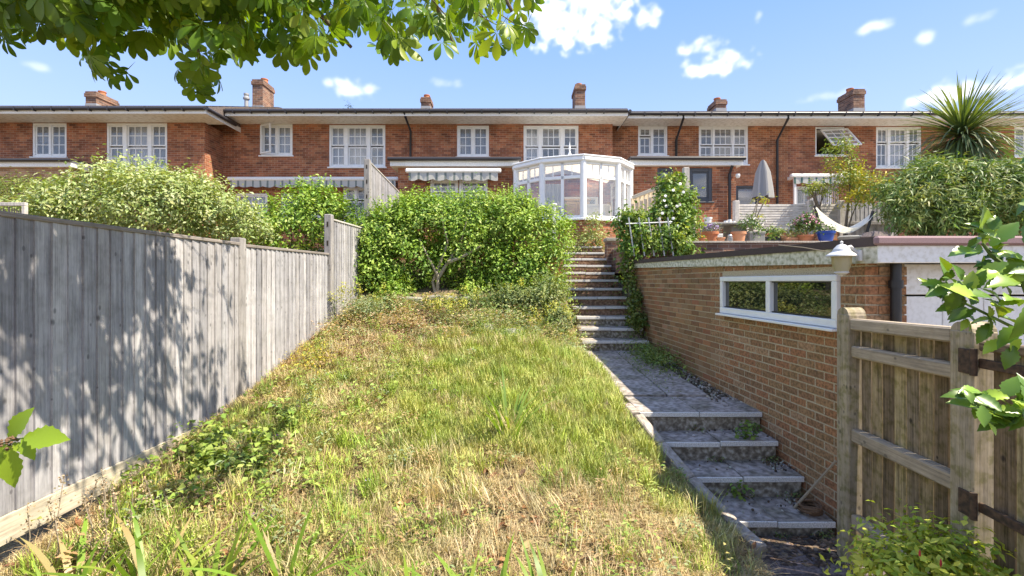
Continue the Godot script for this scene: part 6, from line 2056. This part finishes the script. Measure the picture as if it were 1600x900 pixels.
	for q in 430:
		var d := rng.randf_range(6.3, 8.25)
		var x := rng.randf_range(-2.8, 1.15)
		if rng.randf() < 0.45 and x > 0.0 and d < 6.9: continue
		var c := _on(x, d)
		var hh := rng.randf_range(0.12, 0.34) * smoothstep(6.0, 6.9, d)
		var col: Color = scol[rng.randi() % 7]
		if x < -0.9 and rng.randf() < 0.4: col = scol[[2, 3, 6][rng.randi() % 3]]
		if x > -0.6 and rng.randf() < 0.5: col = scol[[0, 1, 4, 5][rng.randi() % 4]]
		var thin := rng.randf() < 0.45
		for j in rng.randi_range(40, 110):
			var s := rng.randf()
			var a := rng.randf() * TAU
			var p := c + Vector3(cos(a), 0, sin(a)) * 0.13 * rng.randf() * (0.5 + s) + Vector3(0, hh * s, 0)
			sf.leaf(p, Vector3(cos(a), rng.randf_range(-0.2, 0.9), sin(a)).normalized(), (Vector3.UP + rv() * 0.5).normalized(), rng.randf_range(0.025, 0.065), rng.randf_range(0.004, 0.009) if thin else rng.randf_range(0.012, 0.03), vary(col, 0.28))
	tag(piece(self, sf.mesh(), "bank_scrub", M.leaf), "tangle of silver, green and dead brown scrub between the lawn and the stone wall", "scrub", "", "stuff")
	# crocosmia-like blades
	var g := [Color(0.22, 0.33, 0.06), Color(0.28, 0.4, 0.08), Color(0.17, 0.27, 0.05)]
	strap_plant("upright clump of sword leaves standing alone in the middle of the lawn", _on(-0.02, 4.2), 22, 0.35, 0.72, 0.024, g, 0.14, 0.75)
	var near := [Color(0.2, 0.32, 0.045), Color(0.26, 0.4, 0.06), Color(0.15, 0.26, 0.03), Color(0.32, 0.42, 0.07), Color(0.5, 0.4, 0.19)]
	var spots := [[-2.3, 2.4], [-1.95, 2.45], [-1.6, 2.42], [-1.25, 2.5], [-2.05, 2.1], [-1.75, 2.2], [-1.4, 2.05], [-1.12, 2.2], [-0.28, 2.12], [-0.1, 2.3], [0.05, 2.1], [0.22, 2.28], [-0.45, 2.2]]
	var names := ["narrow strap leaves among the dry seed stalks", "short strap leaves between the seed stalks and the litter", "strap leaf clump rising from the leaf litter", "strap leaf clump on the edge of the purple flowers", "sword leaved plant nearest the fence corner", "arching strap leaves in front of the violet patch", "arching strap leaves beside the leaf litter", "low strap leaves beside the purple flowers", "tall single bladed strap leaf plant on the dry grass edge", "broad curling strap leaves on the dry grass edge", "short strap leaves between the two broad clumps", "upright strap leaves in front of the straw patch", "small strap leaf clump left of the tall blade"]
	for k in spots.size():
		strap_plant(names[k], _on(spots[k][0], spots[k][1]), 15, 0.3, 0.58 if k != 8 else 0.9, 0.034, near, 0.08, 1.1)
	# dandelion rosettes
	for q in [[-0.12, 3.25], [0.2, 3.7], [-0.5, 3.4], [0.35, 4.0]]:
		var c := _on(q[0], q[1])
		var t := thing("dandelion_rosette", "flat rosette of jagged dark green leaves in the dry grass", "weed", c, "leaf rosettes in the dry grass")
		for k in 8:
			var f := Fol.new()
			var a := TAU * k / 8 + rng.randf() * 0.5
			var dd := Vector3(cos(a), 0.55, sin(a)).normalized()
			f.broad(c, dd, (Vector3.UP - dd * dd.y).normalized(), rng.randf_range(0.1, 0.18), 0.045, vary(Color(0.13, 0.2, 0.045), 0.2), [0.2, 0.5, 0.4, 0.8, 0.6, 1.0, 0.7, 0.05], 0.3, 0.15)
			piece(t, f.mesh(), "leaf", M.leaf)
	# purple flowers
	for q in [[420, 630], [467, 636], [367, 722], [392, 806], [410, 800], [424, 808], [575, 752], [680, 610], [688, 622], [672, 600], [432, 682], [300, 700]]:
		var d := 3.0
		for k in 40:
			var p := at(q[0], q[1], d)
			if p.y < ground_y(p.x, d) + 0.1: break
			d += 0.1
		var c := at(q[0], q[1], d)
		var f := begin()
		for k in 5:
			var a := TAU * k / 5
			var u := Vector3(cos(a), 0.5, sin(a)).normalized()
			var v := Vector3(cos(a + 0.9), 0.5, sin(a + 0.9)).normalized()
			tri(f, c, c + u * 0.026, c + v * 0.026, Vector3.UP)
		tube(f, [c, c - Vector3(0, 0.1, 0)], [0.002], 4)
		tag(part(self, f, "small_flower", M.petal_lilac if q[0] > 560 else M.petal_purple), "tiny lilac flower in the grass below the spurge" if q[0] > 560 else "tiny deep purple flower near the fence foot", "flower", "lilac flowers in the grass" if q[0] > 560 else "purple flowers near the fence")
	# dry seed stalks by the fence
	var sp := thing("dry_seed_stalks", "dry brown seed stalks standing in front of the gravel board", "dry stalks", Vector3(-2.6, -1.65, -2.75))
	for k in 18:
		var x := rng.randf_range(-2.85, -2.2)
		var d := rng.randf_range(2.5, 2.95)
		var c := Vector3(x, ground_y(x, d), -d)
		var tip := c + Vector3(rng.randf_range(-0.06, 0.14), rng.randf_range(0.25, 0.5), rng.randf_range(-0.08, 0.08))
		var st := begin()
		tube(st, [c, c.lerp(tip, 0.5) + Vector3(0.02, 0, 0), tip], [0.004, 0.003, 0.002], 5)
		var s := part(sp, st, "stalk", M.stick)
		var f := Fol.new()
		for m in 40:
			var p := c.lerp(tip, rng.randf_range(0.6, 1.03)) + rv() * rng.randf() * 0.035
			f.leaf(p, rv(), rv(), 0.016, 0.012, vary(Color(0.4, 0.31, 0.19), 0.25))
		part_mesh(s, f, "seed_heads", M.leaf_dry)
	for k in 12:
		var x := rng.randf_range(-2.75, -1.7)
		var d := rng.randf_range(2.5, 3.4)
		var c := Vector3(x, ground_y(x, d) + 0.03, -d)
		var l := rng.randf_range(0.25, 0.7)
		var st := begin()
		var e := Vector3(x + l * 0.9, 0, -d - l * 0.35)
		e.y = ground_y(e.x, -e.z) + rng.randf_range(0.03, 0.12)
		tube(st, [c, c.lerp(e, 0.5) + Vector3(0, 0.02, 0), e], [0.003, 0.0025, 0.0015], 4)
		part(sp, st, "fallen_stalk", M.stick)
	# stick and coil by the gate post
	var st := begin()
	tube(st, [Vector3(2.42, -1.94, -3.9), Vector3(2.62, -1.45, -3.68)], [0.012, 0.009], 7)
	tag(part(self, st, "leaning_stick", M.stick), "thin wooden stick leaning on the wall beside the gate post", "stick")
	st = begin()
	var pts := []
	for k in 90:
		var a := k * 0.42
		pts.append(Vector3(2.53 + cos(a) * (0.075 + 0.02 * sin(k * 0.7)), -1.95 + 0.0007 * k + 0.008 * sin(k * 1.3), -3.87 + sin(a) * (0.085 + 0.02 * cos(k * 0.9))))
	tube(st, pts, [0.011], 6)
	tag(part(self, st, "rope_coil", M.rope_brown), "coil of brown rope lying on the bottom step", "rope")

func ground_cover_steps():
	var f := Fol.new()
	for k in 420:
		var s := rng.randi() % 10
		var side := rng.randf()
		var x := rng.randf_range(1.25, 2.4)
		if side < 0.45: x = 2.4 - absf(rng.randfn()) * 0.18
		elif side < 0.75: x = 1.25 + absf(rng.randfn()) * 0.12
		var p := Vector3(x, -1.22 + 0.18 * s + rng.randf_range(0.0, 0.12), -8.04 - 0.37 * s + rng.randf_range(-0.02, 0.05))
		f.leaf(p, rv(), (Vector3.UP + rv() * 0.6).normalized(), rng.randf_range(0.03, 0.07), 0.03, vary(Color(0.2, 0.24, 0.07), 0.3))
	tag(piece(self, f.mesh(), "step_weeds", M.leaf), "sparse weeds sprouting from the risers of the long steps", "weeds", "", "stuff")

func _on(x: float, d: float) -> Vector3:
	return Vector3(x, ground_y(x, d), -d)

func make_foreground():
	var ov := [0.05, 0.4, 0.38, 0.75, 0.68, 1.0, 0.86, 0.96, 0.74, 0.72, 0.48, 0.4, 0.18, 0.02]
	# leafy branches reaching in from the right
	var t := thing("foreground_shrub", "leafy shrub with large glossy leaves reaching over the gate", "shrub", Vector3(2.4, -2.1, -1.3))
	var stems := [[Vector3(2.4, -2.1, -1.3), Vector3(2.1, -0.8, -1.4), at(1640, 540, 1.6), at(1560, 500, 1.6), at(1500, 470, 1.6), at(1478, 440, 1.6)], [at(1640, 540, 1.6), at(1600, 440, 1.65), at(1550, 400, 1.7), at(1535, 380, 1.7)], [at(1680, 700, 1.4), at(1620, 655, 1.45), at(1560, 640, 1.45), at(1525, 630, 1.45)], [at(1640, 540, 1.6), at(1660, 380, 1.6), at(1640, 250, 1.6)]]
	for s in stems:
		var st := begin()
		tube(st, s, [0.016, 0.012, 0.007, 0.005, 0.004, 0.003], 6)
		part(t, st, "stem", M.stem_green)
	# [px, py, depth, direction x, y, length in metres]
	var leaves := [[1536, 382, 1.7, 0.1, 1.0, 0.16], [1548, 385, 1.7, 0.75, 0.75, 0.15], [1530, 392, 1.68, -1.0, 0.02, 0.13], [1560, 400, 1.66, 1.0, 0.1, 0.12], [1590, 395, 1.66, -0.3, -1.0, 0.15], [1575, 410, 1.62, -0.9, -0.5, 0.12], [1545, 405, 1.7, -0.5, -0.6, 0.1], [1600, 380, 1.6, 0.5, 0.8, 0.12], [1560, 425, 1.6, -0.95, -0.1, 0.11], [1590, 440, 1.6, -1.0, 0.1, 0.15],
		[1478, 440, 1.6, 0.05, 1.0, 0.1], [1480, 445, 1.6, -1.0, 0.1, 0.09], [1482, 450, 1.58, -1.0, -0.25, 0.1], [1490, 452, 1.6, 0.9, 0.3, 0.1], [1500, 462, 1.56, 1.0, 0.15, 0.14], [1530, 470, 1.54, -0.9, 0.5, 0.14], [1505, 475, 1.6, -0.95, -0.3, 0.09], [1510, 480, 1.6, -0.8, -0.55, 0.08], [1525, 485, 1.6, -0.9, -0.25, 0.09], [1540, 490, 1.58, 0.3, -0.9, 0.1], [1550, 478, 1.56, 1.0, 0.2, 0.15], [1560, 495, 1.6, 0.9, -0.2, 0.14], [1570, 470, 1.52, 0.9, 0.35, 0.13], [1545, 505, 1.6, -0.6, -0.8, 0.09], [1575, 520, 1.6, 0.5, -0.9, 0.12], [1560, 530, 1.62, -0.7, -0.6, 0.08], [1585, 540, 1.6, -0.4, -0.9, 0.1], [1600, 480, 1.5, -0.2, -1.0, 0.13], [1520, 455, 1.6, 0.2, 0.9, 0.09], [1600, 510, 1.55, -0.8, -0.4, 0.12],
		[1560, 642, 1.45, -1.0, 0.25, 0.15], [1590, 650, 1.45, -0.8, -0.3, 0.13], [1605, 640, 1.42, 0.2, 0.8, 0.13], [1600, 655, 1.45, -0.7, 0.6, 0.1], [1570, 650, 1.45, -0.6, -0.3, 0.07],
		[1640, 240, 1.6, -1.0, 0.1, 0.11], [1645, 300, 1.6, -1.0, -0.35, 0.14], [1640, 330, 1.6, -1.0, 0.3, 0.12], [1645, 215, 1.6, -0.8, 0.7, 0.1], [1640, 275, 1.58, -1.0, 0.5, 0.12]]
	for s in stems:
		for k in 38:
			var i := rng.randi_range(maxi(s.size() - 3, 0), s.size() - 2)
			var p: Vector3 = s[i].lerp(s[i + 1], rng.randf()) + rv() * 0.05
			var q := Vector2(800.0 - p.x / p.z * F, 440.0 + p.y / p.z * F)
			leaves.append([q.x, q.y, -p.z, rng.randf_range(-1.0, 0.6), rng.randf_range(-0.8, 0.9), rng.randf_range(0.04, 0.1)])
	for l in leaves:
		var f := Fol.new()
		var d := Vector3(l[3], l[4], rng.randf_range(-0.35, 0.35)).normalized()
		var u := Vector3(rng.randf_range(-0.4, 0.4), 0.75, rng.randf_range(0.2, 0.8))
		u = (u - d * u.dot(d)).normalized()
		var c := vary([Color(0.12, 0.22, 0.025), Color(0.19, 0.32, 0.035), Color(0.08, 0.16, 0.02), Color(0.3, 0.42, 0.045), Color(0.1, 0.19, 0.025)][rng.randi() % 5], 0.15)
		f.broad(at(l[0], l[1], l[2]), d, u, l[5] * 0.95, l[5] * 0.5, c, ov, rng.randf_range(0.05, 0.6), 0.35)
		piece(t, f.mesh(), "leaf", M.leaf_glossy)
	# twig at the left edge
	var w := thing("foreground_twig", "sapling twig with few bright backlit leaves in front of the grey fence", "twig", Vector3(-1.75, -1.8, -1.3))
	var st := begin()
	tube(st, [Vector3(-1.75, -1.8, -1.3), Vector3(-1.6, -0.9, -1.3), at(-20, 700, 1.35), at(12, 690, 1.35), at(42, 683, 1.35)], [0.01, 0.008, 0.005, 0.004, 0.002], 6)
	part(w, st, "stem", M.stem_green)
	for l in [[14, 686, 0.6, 0.85, 0.1], [38, 682, 1.0, 0.0, 0.115], [36, 684, 0.5, -0.9, 0.065], [14, 694, 0.12, -1.0, 0.115], [10, 694, -0.6, -0.8, 0.1], [20, 692, 0.8, -0.4, 0.045], [-5, 690, -0.8, 0.6, 0.1]]:
		var f := Fol.new()
		var d := Vector3(l[2], l[3], 0.1).normalized()
		var u := Vector3(0.2, 0.5, 0.8)
		u = (u - d * u.dot(d)).normalized()
		f.broad(at(l[0], l[1], 1.35), d, u, l[4] * 1.2, l[4] * 0.62, vary(Color(0.27, 0.4, 0.035), 0.1), ov, 0.15, 0.2)
		piece(w, f.mesh(), "leaf", M.leaf_near)
	st = begin()
	for k in 26:
		var c := at(14, 692, 1.34) + rv() * 0.018
		lathe(st, c, [[0.0, -0.005], [0.005, 0.0], [0.0, 0.005]], 5)
	part(w, st, "flower_head", M.rope_brown)
	# yellow green bush at the foot of the gate, with red buds
	var b := shrub("low_bush", "yellow green bush with two slim red buds in front of the gate", "bush", Vector3(2.0, -2.1, -2.35), [[at(1440, 905, 2.35), Vector3(0.3, 0.16, 0.25)], [at(1400, 890, 2.4), Vector3(0.18, 0.14, 0.18)], [at(1490, 880, 2.35), Vector3(0.16, 0.16, 0.15)], [at(1445, 865, 2.45), Vector3(0.16, 0.12, 0.15)]], 2600, 0.03, 0.06, 0.5, [Color(0.4, 0.48, 0.05), Color(0.52, 0.56, 0.08), Color(0.28, 0.38, 0.04)], 70, 0.06, 0.5, 0.0, 0.4, 8, M.stem_green, 0.4)
	for q in [[1437, 866], [1470, 880]]:
		st = begin()
		lathe(st, at(q[0], q[1], 2.18), [[0.0, -0.025], [0.005, -0.005], [0.004, 0.012], [0.0, 0.025]], 7)
		part(b, st, "bud", M.red_bud)

# ---------------------------------------------------------------- sky
func cloud_cover() -> ImageTexture:
	var w := 2048
	var h := 1024
	var data := PackedByteArray()
	data.resize(w * h * 4)
	var n := FastNoiseLite.new()
	n.noise_type = FastNoiseLite.TYPE_SIMPLEX_SMOOTH
	n.frequency = 1.0
	n.fractal_octaves = 5
	n.seed = 11
	# the clouds in view: [px, py, half width, half height, strength]
	var seen := [[890, 40, 95, 46, 1.25], [935, 15, 70, 42, 1.1], [850, 15, 60, 40, 1.0], [1013, 28, 26, 18, 0.9], [1093, 74, 40, 13, 0.8], [1120, 103, 66, 20, 0.95], [1368, 42, 34, 12, 0.55], [1446, 60, 18, 14, 0.5], [1184, 30, 8, 10, 0.4], [548, 140, 48, 18, 0.6], [1490, 150, 90, 26, 0.85], [1590, 125, 40, 22, 1.0], [60, 105, 26, 9, 0.3], [700, 130, 30, 8, 0.2], [1530, 28, 30, 10, 0.3], [1300, 150, 60, 8, 0.2]]
	var cl := []
	for c in seen:
		var v := Vector3((c[0] - 800.0) / F, (440.0 - c[1]) / F, -1.0)
		var l := Vector2(v.x, 1.0).length()
		cl.append([atan2(v.x, 1.0), atan2(v.y, l), c[2] / F / (l * l), c[3] / F / l, c[4]])
	for y in h / 2:
		var el := PI * (0.5 - (y + 0.5) / h)
		var flat := 1.0 / (sin(el) + 0.12)
		for x in w:
			var az := TAU * (x + 0.5) / w
			if az > PI: az -= TAU
			var a := 0.0
			var dir := Vector2(sin(az), cos(az)) * cos(el)
			if az > -0.9 and az < 0.9 and el < 0.8:
				for c in cl:
					var dx: float = (az - c[0]) / c[2]
					var dy: float = (el - c[1]) / c[3]
					if dy < 0: dy *= 1.25
					var q := dx * dx + dy * dy
					if q < 5.0:
						var k := n.get_noise_2d(az * 26, el * 36)
						a = maxf(a, smoothstep(0.0, 1.0, clampf((0.95 - q + k * 1.0) * 0.75, 0, 1)) * c[4])
			else:
				# fair-weather clouds all round, made denser out of view to add fill light
				var p := dir * flat * 1.3
				a = clampf((n.get_noise_2d(p.x * 1.6 + 3.0, p.y * 1.6) - 0.04) * 3.2, 0, 1)
				var edge := clampf((absf(az) - 0.9) * 5.0, 0, 1) if el < 0.8 else clampf((el - 0.8) * 5.0, 0, 1)
				a *= maxf(edge, 0.0)
			if a <= 0.0: continue
			var i := (y * w + x) * 4
			data[i] = 200; data[i + 1] = 182; data[i + 2] = 140
			data[i + 3] = int(255 * clampf(a, 0, 1))
	return ImageTexture.create_from_image(Image.create_from_data(w, h, false, Image.FORMAT_RGBA8, data))

func _ready():
	# camera
	var cam := Camera3D.new()
	cam.name = "camera"
	add_child(cam)
	cam.projection = Camera3D.PROJECTION_FRUSTUM
	cam.near = 0.05
	cam.far = 400.0
	cam.size = 900.0 / F * cam.near
	cam.frustum_offset = Vector2(0, -10.0 / F * cam.near)
	cam.current = true
	# sky
	var env := Environment.new()
	env.background_mode = Environment.BG_SKY
	var sm := ProceduralSkyMaterial.new()
	sm.sky_top_color = Color(0.055, 0.165, 0.45).linear_to_srgb()
	sm.sky_horizon_color = Color(0.4, 0.48, 0.63).linear_to_srgb()
	sm.sky_curve = 0.3
	sm.sky_energy_multiplier = 1.0
	sm.ground_bottom_color = Color(0.25, 0.24, 0.18).linear_to_srgb()
	sm.ground_horizon_color = Color(0.55, 0.6, 0.6).linear_to_srgb()
	sm.sun_angle_max = 4.0
	sm.sky_cover = cloud_cover()
	sm.sky_cover_modulate = Color(1, 1, 1)
	var sky := Sky.new()
	sky.sky_material = sm
	env.sky = sky
	env.tonemap_mode = Environment.TONE_MAPPER_LINEAR
	env.tonemap_exposure = 2.4
	env.sdfgi_enabled = true
	env.ssao_enabled = true
	env.ssil_enabled = true
	var we := WorldEnvironment.new()
	we.name = "world"
	we.environment = env
	add_child(we)
	# sun: high on the right, a little on this side of the house fronts
	var sun := DirectionalLight3D.new()
	sun.name = "sun"
	add_child(sun)
	sun.look_at_from_position(Vector3(0.54, 0.82, 0.17) * 10.0, Vector3.ZERO)
	sun.light_energy = 1.5
	sun.light_color = Color(1.0, 0.95, 0.86)
	sun.light_angular_distance = 0.55
	sun.shadow_enabled = true

	rng.seed = 20240817
	noise.seed = 4
	noise.frequency = 0.01
	make_materials()
	make_ground()
	make_houses()
	make_extensions()
	make_conservatory()
	make_garage()
	make_steps()
	make_terrace()
	make_fences()
	make_gate()
	make_patio_things()
	make_shrubs()
	chestnut()
	make_lawn()
	make_small_plants()
	make_foreground()
